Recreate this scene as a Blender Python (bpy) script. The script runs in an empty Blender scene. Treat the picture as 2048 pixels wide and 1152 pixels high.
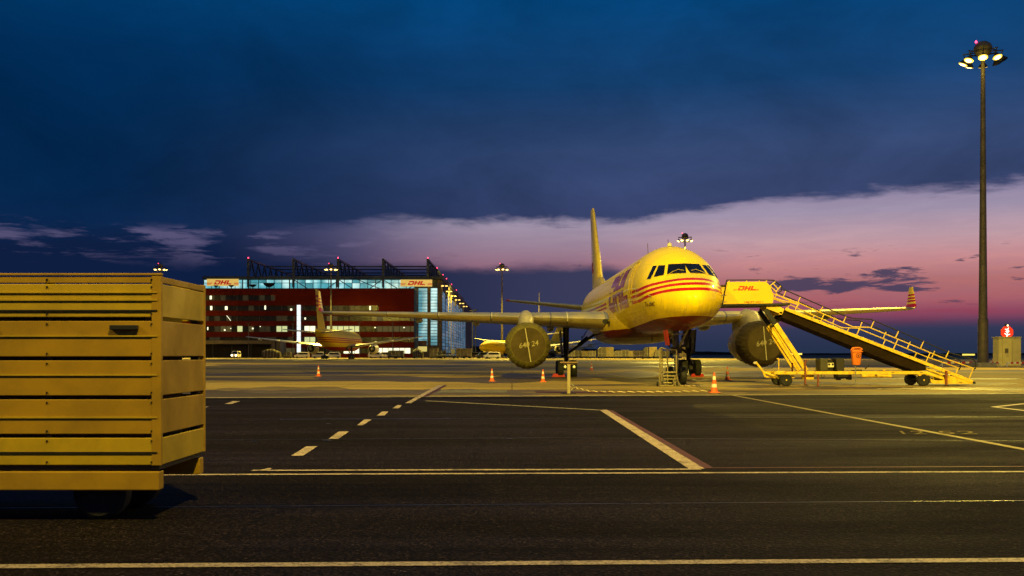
import bpy, bmesh, math, random
from mathutils import Vector, Matrix
random.seed(7)
R = math.radians
SC = bpy.context.scene
COL = SC.collection

# ------------------------------------------------------------------ camera, sky, exposure
F, HZ, H = 2000.0, 707.5, 1.45           # focal length in pixels of the 2048 px frame, horizon row, eye height
cam = bpy.data.objects.new('camera', bpy.data.cameras.new('camera'))
COL.objects.link(cam); SC.camera = cam
cam.location = (0, 0, H); cam.rotation_euler = (R(90), 0, 0)
cam.data.sensor_width = 36; cam.data.lens = 36 * F / 2048
cam.data.shift_y = (HZ - 576) / 2048
cam.data.clip_start = 0.1; cam.data.clip_end = 12000
SC.view_settings.view_transform = 'Standard'; SC.view_settings.look = 'None'
SC.view_settings.exposure = 0.0; SC.view_settings.gamma = 1.0
SC.view_settings.use_curve_mapping = False
SC.render.engine = 'CYCLES'
SC.cycles.max_bounces = 5; SC.cycles.diffuse_bounces = 2; SC.cycles.glossy_bounces = 3
SC.cycles.transmission_bounces = 4; SC.cycles.sample_clamp_indirect = 3.0
SC.cycles.use_denoising = True

def lin(r, g, b):
    f = lambda c: (c / 255 / 12.92) if c / 255 <= .04045 else ((c / 255 + .055) / 1.055) ** 2.4
    return (f(r), f(g), f(b), 1)

class NT:
    """small helper for writing node trees"""
    def __init__(s, tree): s.t = tree; s.n = tree.nodes; s.l = tree.links
    def put(s, sock, v):
        if isinstance(v, bpy.types.NodeSocket): s.l.new(v, sock)
        elif v is not None: sock.default_value = v
    def m(s, op, a, b=None, c=None, clamp=False):
        n = s.n.new('ShaderNodeMath'); n.operation = op; n.use_clamp = clamp
        s.put(n.inputs[0], a); s.put(n.inputs[1], b)
        if c is not None: s.put(n.inputs[2], c)
        return n.outputs[0]
    def noise(s, vec, scale=1, detail=4, rough=.5, dist=0):
        n = s.n.new('ShaderNodeTexNoise'); s.put(n.inputs['Vector'], vec)
        n.inputs['Scale'].default_value = scale; n.inputs['Detail'].default_value = detail
        n.inputs['Roughness'].default_value = rough; n.inputs['Distortion'].default_value = dist
        return n.outputs['Fac']
    def ramp(s, fac, stops, mode='LINEAR'):
        n = s.n.new('ShaderNodeValToRGB'); e = n.color_ramp.elements; n.color_ramp.interpolation = mode
        while len(e) < len(stops): e.new(.5)
        for i, (p, c) in enumerate(stops):
            e[i].position = p; e[i].color = c if isinstance(c, tuple) else (c, c, c, 1)
        s.put(n.inputs[0], fac); return n.outputs[0]
    def mix(s, f, a, b, mode='MIX'):
        n = s.n.new('ShaderNodeMix'); n.data_type = 'RGBA'; n.blend_type = mode
        s.put(n.inputs[0], f); s.put(n.inputs[6], a); s.put(n.inputs[7], b); return n.outputs[2]
    def sep(s, v):
        n = s.n.new('ShaderNodeSeparateXYZ'); s.put(n.inputs[0], v); return n.outputs
    def comb(s, x, y, z):
        n = s.n.new('ShaderNodeCombineXYZ')
        for i, v in enumerate((x, y, z)): s.put(n.inputs[i], v)
        return n.outputs[0]
    def mapr(s, v, a, b, c, d, smooth=True):
        n = s.n.new('ShaderNodeMapRange'); n.interpolation_type = 'SMOOTHSTEP' if smooth else 'LINEAR'
        s.put(n.inputs[0], v)
        for i, q in enumerate((a, b, c, d)): s.put(n.inputs[i + 1], q)
        return n.outputs[0]
    def scale(s, v, sx, sy, sz):
        n = s.n.new('ShaderNodeMapping'); s.put(n.inputs[0], v); n.inputs['Scale'].default_value = (sx, sy, sz)
        return n.outputs[0]

def make_world():
    w = bpy.data.worlds.new('World'); SC.world = w; w.use_nodes = True
    t = NT(w.node_tree); t.n.clear()
    out = t.n.new('ShaderNodeOutputWorld'); bg = t.n.new('ShaderNodeBackground')
    t.l.new(bg.outputs[0], out.inputs[0])
    g = t.n.new('ShaderNodeTexCoord').outputs['Generated']
    X, Y, Z = t.sep(g)
    el = t.m('MULTIPLY', t.m('ARCSINE', Z), 57.2958)
    hl = t.m('SQRT', t.m('ADD', t.m('MULTIPLY', X, X), t.m('ADD', t.m('MULTIPLY', Y, Y), 1e-5)))
    sx = t.m('DIVIDE', X, hl)                                   # sine of the azimuth: seamless all round
    cv = t.comb(t.m('MULTIPLY', sx, 10), t.m('DIVIDE', Y, hl), t.m('MULTIPLY', el, .55))
    n1 = t.noise(cv, 1.1, 6, .6, .4)
    n2 = t.noise(t.comb(t.m('MULTIPLY', sx, 14), 3.0, t.m('MULTIPLY', el, 1.5)), 1.0, 8, .62, .3)
    w1 = t.m('MULTIPLY', t.m('SUBTRACT', n1, .5), 1.5)
    w2 = t.m('MULTIPLY', t.m('SUBTRACT', n2, .5), 2.4)
    elw = t.m('ADD', el, t.m('ADD', w1, t.m('MULTIPLY', w2, .55)))
    # the lit gap between the cloud decks: its colour by height, left and right
    e01 = t.mapr(el, 0, 12, 0, 1, False)
    right = t.ramp(e01, [(0, lin(84, 52, 84)), (.14, lin(120, 58, 84)), (.19, lin(146, 68, 90)), (.24, lin(170, 96, 104)), (.33, lin(182, 113, 112)), (.42, lin(202, 140, 142)),
                         (.52, lin(195, 158, 167)), (.64, lin(162, 148, 172)), (.82, lin(128, 122, 160)), (1, lin(100, 100, 145))])
    mid = t.ramp(e01, [(0, lin(74, 55, 84)), (.25, lin(118, 76, 96)), (.42, lin(150, 108, 126)), (.52, lin(156, 132, 152)), (.62, lin(162, 149, 171)), (.75, lin(142, 138, 168)), (1, lin(95, 95, 135))])
    left = t.ramp(e01, [(0, lin(30, 36, 70)), (.35, lin(60, 56, 88)), (.55, lin(88, 84, 120)), (.7, lin(72, 80, 120)), (1, lin(30, 60, 104))])
    gap = t.mix(t.mapr(sx, -.2, .0, 0, 1), left, mid)
    gap = t.mix(t.mapr(sx, .03, .25, 0, 1), gap, right)
    # cloud deck above
    e2 = t.mapr(el, 5, 45, 0, 1, False)
    cl = t.ramp(e2, [(0, lin(14, 36, 74)), (.1, lin(4, 38, 76)), (.2, lin(1, 40, 80)), (.28, lin(1, 46, 90)), (.37, lin(1, 62, 112)), (.6, lin(2, 68, 120)), (1, lin(2, 62, 114))])
    cr = t.ramp(e2, [(0, lin(58, 62, 98)), (.07, lin(58, 68, 108)), (.16, lin(54, 74, 116)), (.25, lin(22, 66, 114)), (.37, lin(3, 68, 122)), (.6, lin(2, 70, 122)), (1, lin(2, 62, 114))])
    deck = t.mix(t.mapr(sx, -.42, .22, 0, 1), cl, cr)
    big = t.noise(t.comb(t.m('MULTIPLY', sx, 5), t.m('DIVIDE', Y, hl), t.m('MULTIPLY', el, .16)), 1.1, 6, .6, .5)
    deck = t.mix(1, deck, t.ramp(big, [(.28, .72), (.5, .96), (.72, 1.2)]), 'MULTIPLY')
    up = t.m('ADD', t.mapr(sx, .12, .3, 7.75, 8.75), t.mapr(sx, -.3, -.04, -.7, 0))
    m_up = t.mapr(t.m('SUBTRACT', up, elw), -.2, .5, 0, 1)
    # lower cloud bank
    low = t.m('SUBTRACT', t.mapr(sx, .07, .25, 5.0, 1.75), 0)
    m_lo = t.mapr(t.m('SUBTRACT', t.m('ADD', el, t.m('MULTIPLY', w1, t.mapr(sx, .1, .3, 1.1, .12))), low), -.5, .45, 0, 1)
    bank = t.mix(t.mapr(sx, -.2, .1, 0, 1), lin(14, 30, 64), lin(58, 60, 90))
    bank = t.mix(t.mapr(el, 0, 2.4, 0, 1), t.mix(t.mapr(sx, -.2, .1, 0, 1), lin(20, 32, 62), lin(38, 49, 76)), bank)
    bx = t.m('MULTIPLY', t.m('MULTIPLY', t.mapr(sx, .20, .27, 0, 1), t.mapr(sx, .36, .42, 1, 0)), t.m('MULTIPLY', t.mapr(el, 3.0, 3.6, 0, 1), t.mapr(el, 4.2, 4.9, 1, 0)))
    streaks = t.mapr(t.m('ADD', n2, t.m('MULTIPLY', bx, .15)), .57, .66, 0, .9)
    streaks = t.m('MULTIPLY', streaks, t.m('MULTIPLY', t.mapr(el, 2.0, 3, 0, 1), t.mapr(el, 5.0, 6.2, 1, 0)))
    streaks = t.m('MULTIPLY', streaks, t.mapr(sx, 0.0, .1, .3, 1))
    broken = t.m('MULTIPLY', t.mapr(n2, .49, .64, 1, .0), t.mapr(sx, -.3, -.06, 1, 0))     # torn cloud on the left
    clear = t.m('MULTIPLY', m_up, m_lo)
    clear = t.m('MULTIPLY', clear, t.m('SUBTRACT', 1, broken))
    clear = t.m('MULTIPLY', clear, t.m('SUBTRACT', 1, streaks))
    cloud = t.mix(t.mapr(elw, 5.2, 7.2, 0, 1), bank, deck)
    thin = t.mapr(n2, .62, .4, 0, .3)
    col = t.mix(clear, cloud, t.mix(t.m('MULTIPLY', thin, 1), gap, t.mix(.4, gap, lin(110, 100, 135))))
    col = t.mix(t.mapr(el, -.4, 0, 1, 0), col, lin(20, 22, 38))
    t.l.new(col, bg.inputs[0]); bg.inputs[1].default_value = 1.0
make_world()

# ------------------------------------------------------------------ helpers
def P(px, py, d): return Vector(((px - 1024) * d / F, d, H - (py - HZ) * d / F))
def G(px, py, z=0.0):
    d = (H - z) * F / (py - HZ); return Vector(((px - 1024) * d / F, d, z))

MATS = {}
def mat(name, col, rough=.5, metal=0, coat=0, var=.15, vscale=3, bump=0, bscale=40, emit=None, es=0, spec=.5, trans=0, gen=None):
    if name in MATS: return MATS[name]
    m = bpy.data.materials.new(name); m.use_nodes = True; t = NT(m.node_tree)
    b = t.n['Principled BSDF']
    b.inputs['Roughness'].default_value = rough; b.inputs['Metallic'].default_value = metal
    b.inputs['Coat Weight'].default_value = coat; b.inputs['Coat Roughness'].default_value = .12
    b.inputs['Specular IOR Level'].default_value = spec
    b.inputs['Transmission Weight'].default_value = trans
    o = t.n.new('ShaderNodeTexCoord').outputs['Object']
    c4 = tuple(col) + ((1,) if len(col) == 3 else ())
    if var > 0:
        nz = t.noise(o, vscale, 6, .65, .2)
        lo = 1 - var; hi = 1 + var * .35
        f = t.ramp(nz, [(.3, lo), (.6, hi)])
        t.l.new(t.mix(1, c4, f, 'MULTIPLY'), b.inputs['Base Color'])
        t.l.new(t.mapr(nz, .3, .7, min(1, rough + .15), max(.03, rough - .06)), b.inputs['Roughness'])
    else: b.inputs['Base Color'].default_value = c4
    if bump:
        bn = t.n.new('ShaderNodeBump'); bn.inputs['Strength'].default_value = bump; bn.inputs['Distance'].default_value = .02
        t.l.new(t.noise(o, bscale, 4, .6), bn.inputs['Height']); t.l.new(bn.outputs[0], b.inputs['Normal'])
    if emit:
        b.inputs['Emission Color'].default_value = tuple(emit) + (1,); b.inputs['Emission Strength'].default_value = es
    MATS[name] = m; return m

class MB:
    def __init__(s): s.v = []; s.f = []
    def add(s, vs, fs):
        k = len(s.v); s.v += [tuple(v) for v in vs]; s.f += [tuple(i + k for i in f) for f in fs]; return s
    def box(s, c, size, rz=0, rx=0, ry=0):
        hx, hy, hz = size[0] / 2, size[1] / 2, size[2] / 2
        M = Matrix.Translation(Vector(c)) @ Matrix.Rotation(rz, 4, 'Z') @ Matrix.Rotation(ry, 4, 'Y') @ Matrix.Rotation(rx, 4, 'X')
        vs = [M @ Vector((x, y, z)) for x in (-hx, hx) for y in (-hy, hy) for z in (-hz, hz)]
        return s.add(vs, [(0, 1, 3, 2), (4, 6, 7, 5), (0, 4, 5, 1), (2, 3, 7, 6), (0, 2, 6, 4), (1, 5, 7, 3)])
    def bb(s, x0, x1, y0, y1, z0, z1):
        return s.box(((x0 + x1) / 2, (y0 + y1) / 2, (z0 + z1) / 2), (abs(x1 - x0), abs(y1 - y0), abs(z1 - z0)))
    def tube(s, a, b, r0, r1=None, n=8, cap=True):
        a = Vector(a); b = Vector(b); r1 = r0 if r1 is None else r1
        d = (b - a).normalized(); u = d.cross(Vector((0, 0, 1)))
        if u.length < 1e-3: u = Vector((1, 0, 0))
        u.normalize(); w = d.cross(u)
        vs = []
        for p, r in ((a, r0), (b, r1)):
            for i in range(n):
                q = 2 * math.pi * i / n; vs.append(p + u * (r * math.cos(q)) + w * (r * math.sin(q)))
        fs = [(i, (i + 1) % n, n + (i + 1) % n, n + i) for i in range(n)]
        if cap: fs += [tuple(range(n))[::-1], tuple(range(n, 2 * n))]
        return s.add(vs, fs)
    def path(s, pts, r, n=6):
        for a, b in zip(pts[:-1], pts[1:]): s.tube(a, b, r, n=n)
        return s
    def beam(s, a, b, w, h, up=(0, 0, 1)):
        a = Vector(a); b = Vector(b); d = (b - a).normalized(); sd = d.cross(Vector(up))
        if sd.length < 1e-3: sd = Vector((1, 0, 0))
        sd.normalize(); u = sd.cross(d)
        vs = [p + sd * (x * w / 2) + u * (z * h / 2) for p in (a, b) for x, z in ((-1, -1), (1, -1), (1, 1), (-1, 1))]
        return s.add(vs, [(0, 1, 2, 3)[::-1], (4, 5, 6, 7), (0, 1, 5, 4), (1, 2, 6, 5), (2, 3, 7, 6), (3, 0, 4, 7)])
    def loft(s, rings, caps=True, closed=True):
        n = len(rings[0]); vs = [p for r in rings for p in r]; fs = []
        for k in range(len(rings) - 1):
            for i in range(n if closed else n - 1):
                j = (i + 1) % n; fs.append((k * n + i, k * n + j, (k + 1) * n + j, (k + 1) * n + i))
        if caps: fs += [tuple(range(n))[::-1], tuple(range((len(rings) - 1) * n, len(rings) * n))]
        return s.add(vs, fs)
    def lathe(s, prof, c=(0, 0, 0), axis='Z', n=24, caps=True, wob=None):
        rings = []
        for k, (h, r) in enumerate(prof):
            ring = []
            for i in range(n):
                q = 2 * math.pi * i / n; rr = r + (wob(k, q) if wob else 0)
                x, y = rr * math.cos(q), rr * math.sin(q)
                v = {'Z': (x, y, h), 'Y': (x, h, y), 'X': (h, x, y)}[axis]
                ring.append(Vector(v) + Vector(c))
            rings.append(ring)
        return s.loft(rings, caps)
    def slab(s, pts, t):
        """polygon of 3D points (facing -Y) thickened by t away from the viewer"""
        n = len(pts); a = [Vector(p) for p in pts]; b = [p + Vector((0, t, 0)) for p in a]
        fs = [tuple(range(n)), tuple(range(n, 2 * n))[::-1]] + [(i, n + i, n + (i + 1) % n, (i + 1) % n) for i in range(n)]
        return s.add(a + b, fs)
    def quad(s, *p): return s.add(p, [(0, 1, 2, 3)])

def origin(o):
    v = Vector((0, 0, 0))
    while o is not None: v += o.location; o = o.parent
    return v
def part(name, mb, m, parent=None, label=None, smooth=False, local=False, kind=None, bevel=0, angle=35):
    me = bpy.data.meshes.new(name)
    vs = mb.v
    if parent is not None and not local:
        w = origin(parent); vs = [(a - w.x, b - w.y, c - w.z) for a, b, c in vs]
    me.from_pydata(vs, [], mb.f); me.validate(); me.update()
    bm = bmesh.new(); bm.from_mesh(me); bmesh.ops.recalc_face_normals(bm, faces=bm.faces)
    if bevel:
        bmesh.ops.bevel(bm, geom=[e for e in bm.edges if len(e.link_faces) == 2 and e.calc_face_angle(0) > .6], offset=bevel, segments=2, affect='EDGES', profile=.6)
    bm.to_mesh(me); bm.free()
    if smooth:
        me.polygons.foreach_set('use_smooth', [True] * len(me.polygons)); me.set_sharp_from_angle(angle=R(angle))
    me.materials.append(m)
    o = bpy.data.objects.new(name, me); COL.objects.link(o); o.parent = parent
    if label: o['label'] = label
    if kind: o['kind'] = kind
    return o
def thing(name, label, cat, loc=(0, 0, 0), group=None, rz=0):
    o = bpy.data.objects.new(name, None); COL.objects.link(o); o.location = loc; o.rotation_euler = (0, 0, rz)
    o['label'] = label; o['category'] = cat
    if group: o['group'] = group
    o.empty_display_size = .3
    return o
def tag(o, label, cat, group=None):
    o['label'] = label; o['category'] = cat
    if group: o['group'] = group
    return o
def copy_tree(o, parent=None):
    c = o.copy(); COL.objects.link(c); c.parent = parent
    for ch in list(o.children): copy_tree(ch, c)
    return c
def dup(o, loc, rz=0, label=None, scale=None):
    c = copy_tree(o); c.location = loc; c.rotation_euler = (0, 0, rz)
    if label: c['label'] = label
    if scale: c.scale = (scale,) * 3 if not isinstance(scale, tuple) else scale
    return c

_T = {}
def text_geo(txt, shear=0, off=0):
    k = (txt, shear, off)
    if k in _T: return _T[k]
    cu = bpy.data.curves.new('lettering', 'FONT'); cu.body = txt; cu.shear = shear; cu.offset = off; cu.resolution_u = 3
    o = bpy.data.objects.new('lettering', cu); COL.objects.link(o)
    dg = bpy.context.evaluated_depsgraph_get(); me = bpy.data.meshes.new_from_object(o.evaluated_get(dg))
    vs = [v.co.copy() for v in me.vertices]; fs = [tuple(p.vertices) for p in me.polygons]
    bpy.data.objects.remove(o); bpy.data.curves.remove(cu); bpy.data.meshes.remove(me)
    x0 = min(v.x for v in vs); x1 = max(v.x for v in vs); y0 = min(v.y for v in vs); y1 = max(v.y for v in vs)
    vs = [((v.x - x0) / (x1 - x0), (v.y - y0) / (y1 - y0)) for v in vs]
    _T[k] = (vs, fs); return _T[k]
def text_on(mb, txt, fn, **k):
    vs, fs = text_geo(txt, **k); return mb.add([fn(u, v) for u, v in vs], fs)

# the three letters of the logo as flat quads in a 0..1 high box, slanted
def logo_quads():
    q = []
    r = lambda a, b, c, d: q.append([(a, b), (c, b), (c, d), (a, d)])
    r(.02, .70, 1.2, 1.0); q.append([(1.2, .70), (1.06, .70), (1.52, .84), (1.36, 1.0)]); q[-1] = [(1.2, .62), (1.52, .62), (1.52, .86), (1.2, 1.0)]
    r(1.08, .28, 1.52, .62); q.append([(1.08, .0), (1.34, .0), (1.52, .28), (1.08, .28)]); r(.0, 0, .44, .56); r(.44, 0, 1.08, .26)
    r(1.66, 0, 2.12, 1); r(2.62, 0, 3.08, 1); r(2.12, .36, 2.62, .64)
    r(3.22, 0, 3.68, 1); r(3.68, 0, 4.6, .3)
    lines = []
    for k in range(3):
        y = k * .11
        lines.append([(-1.0 + .08 * k, y), (-.1, y), (-.1, y + .055), (-1.0 + .08 * k, y + .055)])
        lines.append([(4.74, y), (5.5 - .0 * k, y), (5.5 - .0 * k, y + .055), (4.74, y + .055)])
    sh = lambda L, k: [[(x + k * y, y) for x, y in p] for p in L]
    return sh(q, .5), sh(lines, .5)
LOGO, LINES = logo_quads()
def logo_flat(fn, lines=True):
    mb = MB()
    for p in LOGO + (LINES if lines else []): mb.add([fn(x, y) for x, y in p], [(0, 1, 2, 3)])
    return mb

# ------------------------------------------------------------------ materials
YEL = (.86, .63, .006)
def concrete_mat():
    m = bpy.data.materials.new('apron_concrete'); m.use_nodes = True; t = NT(m.node_tree); b = t.n['Principled BSDF']
    o = t.n.new('ShaderNodeTexCoord').outputs['Object']
    st = t.noise(t.scale(o, .018, .15, 1), 1, 5, .6, .35)
    st2 = t.noise(t.scale(o, .07, .5, 1), 1, 5, .65, .3)
    fine = t.noise(o, 9, 4, .7)
    f = t.m('ADD', t.m('MULTIPLY', st, .72), t.m('MULTIPLY', st2, .3))
    c = t.ramp(f, [(.41, (.08, .062, .035, 1)), (.455, (.16, .12, .055, 1)), (.49, (.28, .205, .075, 1)), (.56, (.40, .29, .095, 1))])
    c = t.mix(1, c, t.ramp(fine, [(.3, .8), (.7, 1.1)]), 'MULTIPLY')
    br = t.n.new('ShaderNodeTexBrick'); br.offset = 0; br.inputs['Scale'].default_value = 1
    br.inputs['Brick Width'].default_value = 7.5; br.inputs['Row Height'].default_value = 7.5; br.inputs['Mortar Size'].default_value = .035
    br.inputs['Color1'].default_value = (1, 1, 1, 1); br.inputs['Color2'].default_value = (.95, .95, .95, 1); br.inputs['Mortar'].default_value = (.55, .55, .55, 1)
    t.l.new(o, br.inputs['Vector'])
    c = t.mix(1, c, br.outputs[0], 'MULTIPLY')
    t.l.new(c, b.inputs['Base Color'])
    t.l.new(t.ramp(f, [(.42, .5), (.48, .8)]), b.inputs['Roughness']); b.inputs['Specular IOR Level'].default_value = .12
    bn = t.n.new('ShaderNodeBump'); bn.inputs['Strength'].default_value = .35; bn.inputs['Distance'].default_value = .02
    t.l.new(t.m('ADD', fine, st2), bn.inputs['Height']); t.l.new(bn.outputs[0], b.inputs['Normal'])
    return m
def asphalt_mat():
    m = bpy.data.materials.new('road_asphalt'); m.use_nodes = True; t = NT(m.node_tree); b = t.n['Principled BSDF']
    o = t.n.new('ShaderNodeTexCoord').outputs['Object']
    gr = t.noise(o, 30, 4, .85); gr2 = t.noise(o, 48, 3, .8); big = t.noise(t.scale(o, .12, .5, 1), 1, 5, .6, .4)
    v = t.n.new('ShaderNodeTexVoronoi'); v.inputs['Scale'].default_value = 30; t.l.new(o, v.inputs['Vector'])
    c = t.ramp(gr, [(.36, (.002, .0013, .0022, 1)), (.5, (.0062, .0042, .0066, 1)), (.64, (.021, .0145, .02, 1))])
    c = t.mix(t.mapr(gr2, .6, .72, 0, .55), c, (.11, .095, .12, 1))
    c = t.mix(1, c, t.ramp(big, [(.36, .6), (.64, 1.35)]), 'MULTIPLY')
    tyre = t.noise(t.scale(o, .05, 3.2, 1), 1, 4, .6, .15)
    c = t.mix(1, c, t.ramp(tyre, [(.4, .72), (.5, 1.0), (.66, 1.18)]), 'MULTIPLY')
    sp = t.n.new('ShaderNodeTexVoronoi'); sp.inputs['Scale'].default_value = 58; t.l.new(o, sp.inputs['Vector'])
    sx_, _, _ = t.sep(sp.outputs['Color'])
    c = t.mix(1, c, t.ramp(sx_, [(0, .45), (.7, .95), (.88, 1.9), (1, 3.6)]), 'MULTIPLY')
    vc = t.n.new('ShaderNodeTexVoronoi'); vc.feature = 'DISTANCE_TO_EDGE'; vc.inputs['Scale'].default_value = .16
    wp = t.n.new('ShaderNodeVectorMath'); wp.operation = 'ADD'; t.l.new(o, wp.inputs[0])
    nn = t.n.new('ShaderNodeTexNoise'); nn.inputs['Scale'].default_value = .9; nn.inputs['Detail'].default_value = 5; t.l.new(o, nn.inputs['Vector']); t.l.new(nn.outputs['Color'], wp.inputs[1])
    t.l.new(wp.outputs[0], vc.inputs['Vector'])
    c = t.mix(t.mapr(vc.outputs['Distance'], .0, .004, .75, 0), c, (.002, .002, .0025, 1))
    t.l.new(c, b.inputs['Base Color'])
    t.l.new(t.ramp(big, [(.35, .85), (.66, .62)]), b.inputs['Roughness'])
    bn = t.n.new('ShaderNodeBump'); bn.inputs['Strength'].default_value = .8; bn.inputs['Distance'].default_value = .012
    t.l.new(t.m('ADD', gr, v.outputs['Distance']), bn.inputs['Height']); t.l.new(bn.outputs[0], b.inputs['Normal'])
    b.inputs['Specular IOR Level'].default_value = .07
    return m
def paint_mat(name, col):
    m = bpy.data.materials.new(name); m.use_nodes = True; t = NT(m.node_tree); b = t.n['Principled BSDF']
    o = t.n.new('ShaderNodeTexCoord').outputs['Object']
    gr = t.noise(o, 40, 5, .75); w = t.noise(o, 2.5, 5, .7)
    f = t.m('MULTIPLY', t.mapr(gr, .38, .55, .2, 1), t.mapr(w, .32, .52, .35, 1))
    t.l.new(t.mix(f, (.02, .015, .018, 1), tuple(col) + (1,)), b.inputs['Base Color']); b.inputs['Roughness'].default_value = .6
    return m
M_conc, M_asph = concrete_mat(), asphalt_mat()
M_white, M_yline, M_rline = paint_mat('worn_white_paint', (.46, .36, .30)), paint_mat('worn_yellow_paint', (.26, .19, .05)), paint_mat('worn_red_paint', (.085, .018, .018))
M_yel = mat('yellow_paint', YEL, .32, coat=.3, var=.16, vscale=2)
M_yel2 = mat('yellow_machine_paint', (.8, .54, .03), .42, coat=.1, var=.3, vscale=4)
M_red = mat('red_paint', (.5, .02, .012), .4, var=.2)
M_redlogo = mat('red_print', (.62, .022, .012), .4, var=.1)
M_black = mat('black_rubber', (.012, .012, .013), .75, var=.3, bump=.2)
M_dark = mat('dark_metal', (.03, .029, .027), .45, .4, var=.4)
M_grey = mat('grey_metal', (.26, .26, .25), .38, .6, var=.3)
M_steel = mat('bright_steel', (.5, .5, .48), .25, .9, var=.25)
M_wing = mat('wing_grey_paint', (.34, .335, .31), .3, .55, coat=.2, var=.3, vscale=1.2)
M_white2 = mat('cream_white_paint', (.62, .58, .5), .4, var=.25, vscale=2)
M_glass = mat('dark_cockpit_glass', (.006, .007, .009), .08, var=0, spec=.35)
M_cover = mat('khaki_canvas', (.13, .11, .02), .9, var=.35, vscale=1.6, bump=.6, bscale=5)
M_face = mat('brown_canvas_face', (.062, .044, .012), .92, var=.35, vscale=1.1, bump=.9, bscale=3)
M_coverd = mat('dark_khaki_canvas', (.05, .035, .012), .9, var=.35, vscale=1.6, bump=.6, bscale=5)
M_tape = mat('cream_webbing', (.42, .38, .22), .8, var=.25)
M_stencil = mat('faded_stencil_paint', (.32, .28, .14), .85, var=.4, vscale=9)
M_orange = mat('cone_orange', (.75, .13, .025), .5, var=.2)
M_coneW = mat('cone_white', (.75, .72, .6), .45, var=.2)
M_brown = mat('rusty_red_jack', (.2, .05, .02), .6, var=.4, vscale=8)
M_pole = mat('mast_galvanised', (.10, .085, .07), .6, .2, var=.35, vscale=1.5)
M_lamp = mat('sodium_lens_lit', (1, .8, .3), .5, var=0, emit=(1.0, .72, .22), es=9)
M_lampD = mat('sodium_lens_dim', (1, .8, .3), .5, var=0, emit=(1.0, .66, .14), es=2.5)
M_bowl = mat('sodium_reflector_lit', (1, .8, .3), .5, var=0, emit=(1.0, .66, .06), es=1.5)
M_redlamp = mat('red_obstruction_lamp', (.8, .05, .05), .5, var=0, emit=(1, .04, .1), es=7)

# ------------------------------------------------------------------ ground
def sheet(name, pts, z, m, kind='structure'):
    mb = MB().add([(p[0], p[1], z) for p in pts], [tuple(range(len(pts)))])
    return part(name, mb, m, kind=kind)
M_field = mat('dark_grass_field', (.022, .03, .012), .95, var=.5, vscale=.05, bump=.4)
sheet('grass_field', [(-5000, -300), (5000, -300), (5000, 5500), (-5000, 5500)], -.06, M_field)
sheet('apron_concrete_ground', [(-420, -60), (420, -60), (420, 330), (60, 400), (-20, 700), (-420, 700)], 0, M_conc)
e0, e1 = G(400, 796.5), G(2048, 788)
def edge(x): return e0.y + (e1.y - e0.y) * (x - e0.x) / (e1.x - e0.x)
sheet('taxi_road_asphalt', [(-60, -60), (90, -60), (90, edge(90)), (-60, edge(-60))], .004, M_asph)
# flush kerb strip where asphalt meets concrete
part('edge_channel', MB().add([(-60, edge(-60) - .0, .008), (90, edge(90), .008), (90, edge(90) + .34, .008), (-60, edge(-60) + .34, .008)], [(0, 1, 2, 3)]), mat('pale_channel', (.3, .26, .2), .6, var=.4, vscale=2), kind='structure')

def strip(name, pxs, m, z=.009):
    """painted marking given by its outline on the ground"""
    pts = [G(*p) for p in pxs]
    return part(name, MB().add([(p.x, p.y, z) for p in pts], [tuple(range(len(pts)))]), m, kind='structure')
def line(name, a, b, wid, m, z=.009):
    a = Vector((a[0], a[1], z)); b = Vector((b[0], b[1], z)); d = (b - a).normalized(); n = Vector((-d.y, d.x, 0)) * wid / 2
    N = max(1, int((b - a).length / 3)); mb = MB(); vs = []
    for i in range(N + 1):
        p = a.lerp(b, i / N); vs += [p - n, p + n]
    mb.add(vs, [(2 * i, 2 * i + 1, 2 * i + 3, 2 * i + 2) for i in range(N)])
    return part(name, mb, m, kind='structure')
def pline(a, b, wid, m, ext0=0, ext1=0, z=.009, name='painted_line'):
    a, b = G(*a), G(*b); d = (b - a).normalized()
    return line(name, a - d * ext0, b + d * ext1, wid, m, z)
pline((0, 1135), (2048, 1122), .13, M_white, 30, 40)
pline((380, 950.5), (2048, 944.5), .115, M_white, 30, 40)
pline((520, 942), (1402, 939.5), .115, M_white, .1, 0)
pline((1410, 937), (2048, 934), .07, M_rline, 0, 40)
strip('painted_line', [(514, 943), (541, 937.5), (543, 940), (530, 943)], M_white, .013)
pline((1206, 820), (1393, 938.5), .2, M_white)
pline((1219, 821), (1416, 937), .15, M_rline, z=.0065)
pline((852, 802), (1204, 821), .24, mat('faint_line_paint', (.16, .14, .12), .8, var=.5, vscale=3))
for q in ([(582, 913), (613, 894), (635, 894), (606, 913)], [(657, 879), (678, 864), (698, 864), (677, 879)], [(714, 851.5), (729, 840), (743.5, 840), (726, 851.5)],
          [(754, 832), (764, 824), (777, 824), (769, 832)], [(785, 817.5), (795, 811), (804, 811), (798, 817.5)],
          [(810, 807), (833, 794.5), (843, 794.5), (822, 807)], [(449, 808.5), (466, 803), (480, 803), (464, 808.5)], [(383, 819), (402, 814), (418, 814), (404, 819)]):
    strip('dashed_line', q, M_white, .0125)
strip('painted_line', [(834, 794), (875, 771.5), (887, 771.5), (845, 794)], M_white, .017)
strip('painted_line', [(846, 794), (888, 771), (894, 771), (852, 794)], M_rline, .014)
pline((1440, 786.5), (2048, 900), .15, M_yline, 0, 10, z=.013)
pline((1358, 763), (1440, 786.5), .15, M_yline, 8, 0, z=.013)
pline((1986, 814.5), (2048, 808), .16, M_white, 0, 6)
pline((1986, 814.5), (2048, 822), .16, M_white, 0, 6, z=.013)
pline((1920, 777), (2048, 786), .14, M_white, 0, 10, z=.014)
pline((1150, 734), (1260, 757), .14, M_white, 0, 4, z=.012)
pline((985, 761), (1060, 758), .14, M_white, .3, 0, z=.012)
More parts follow.
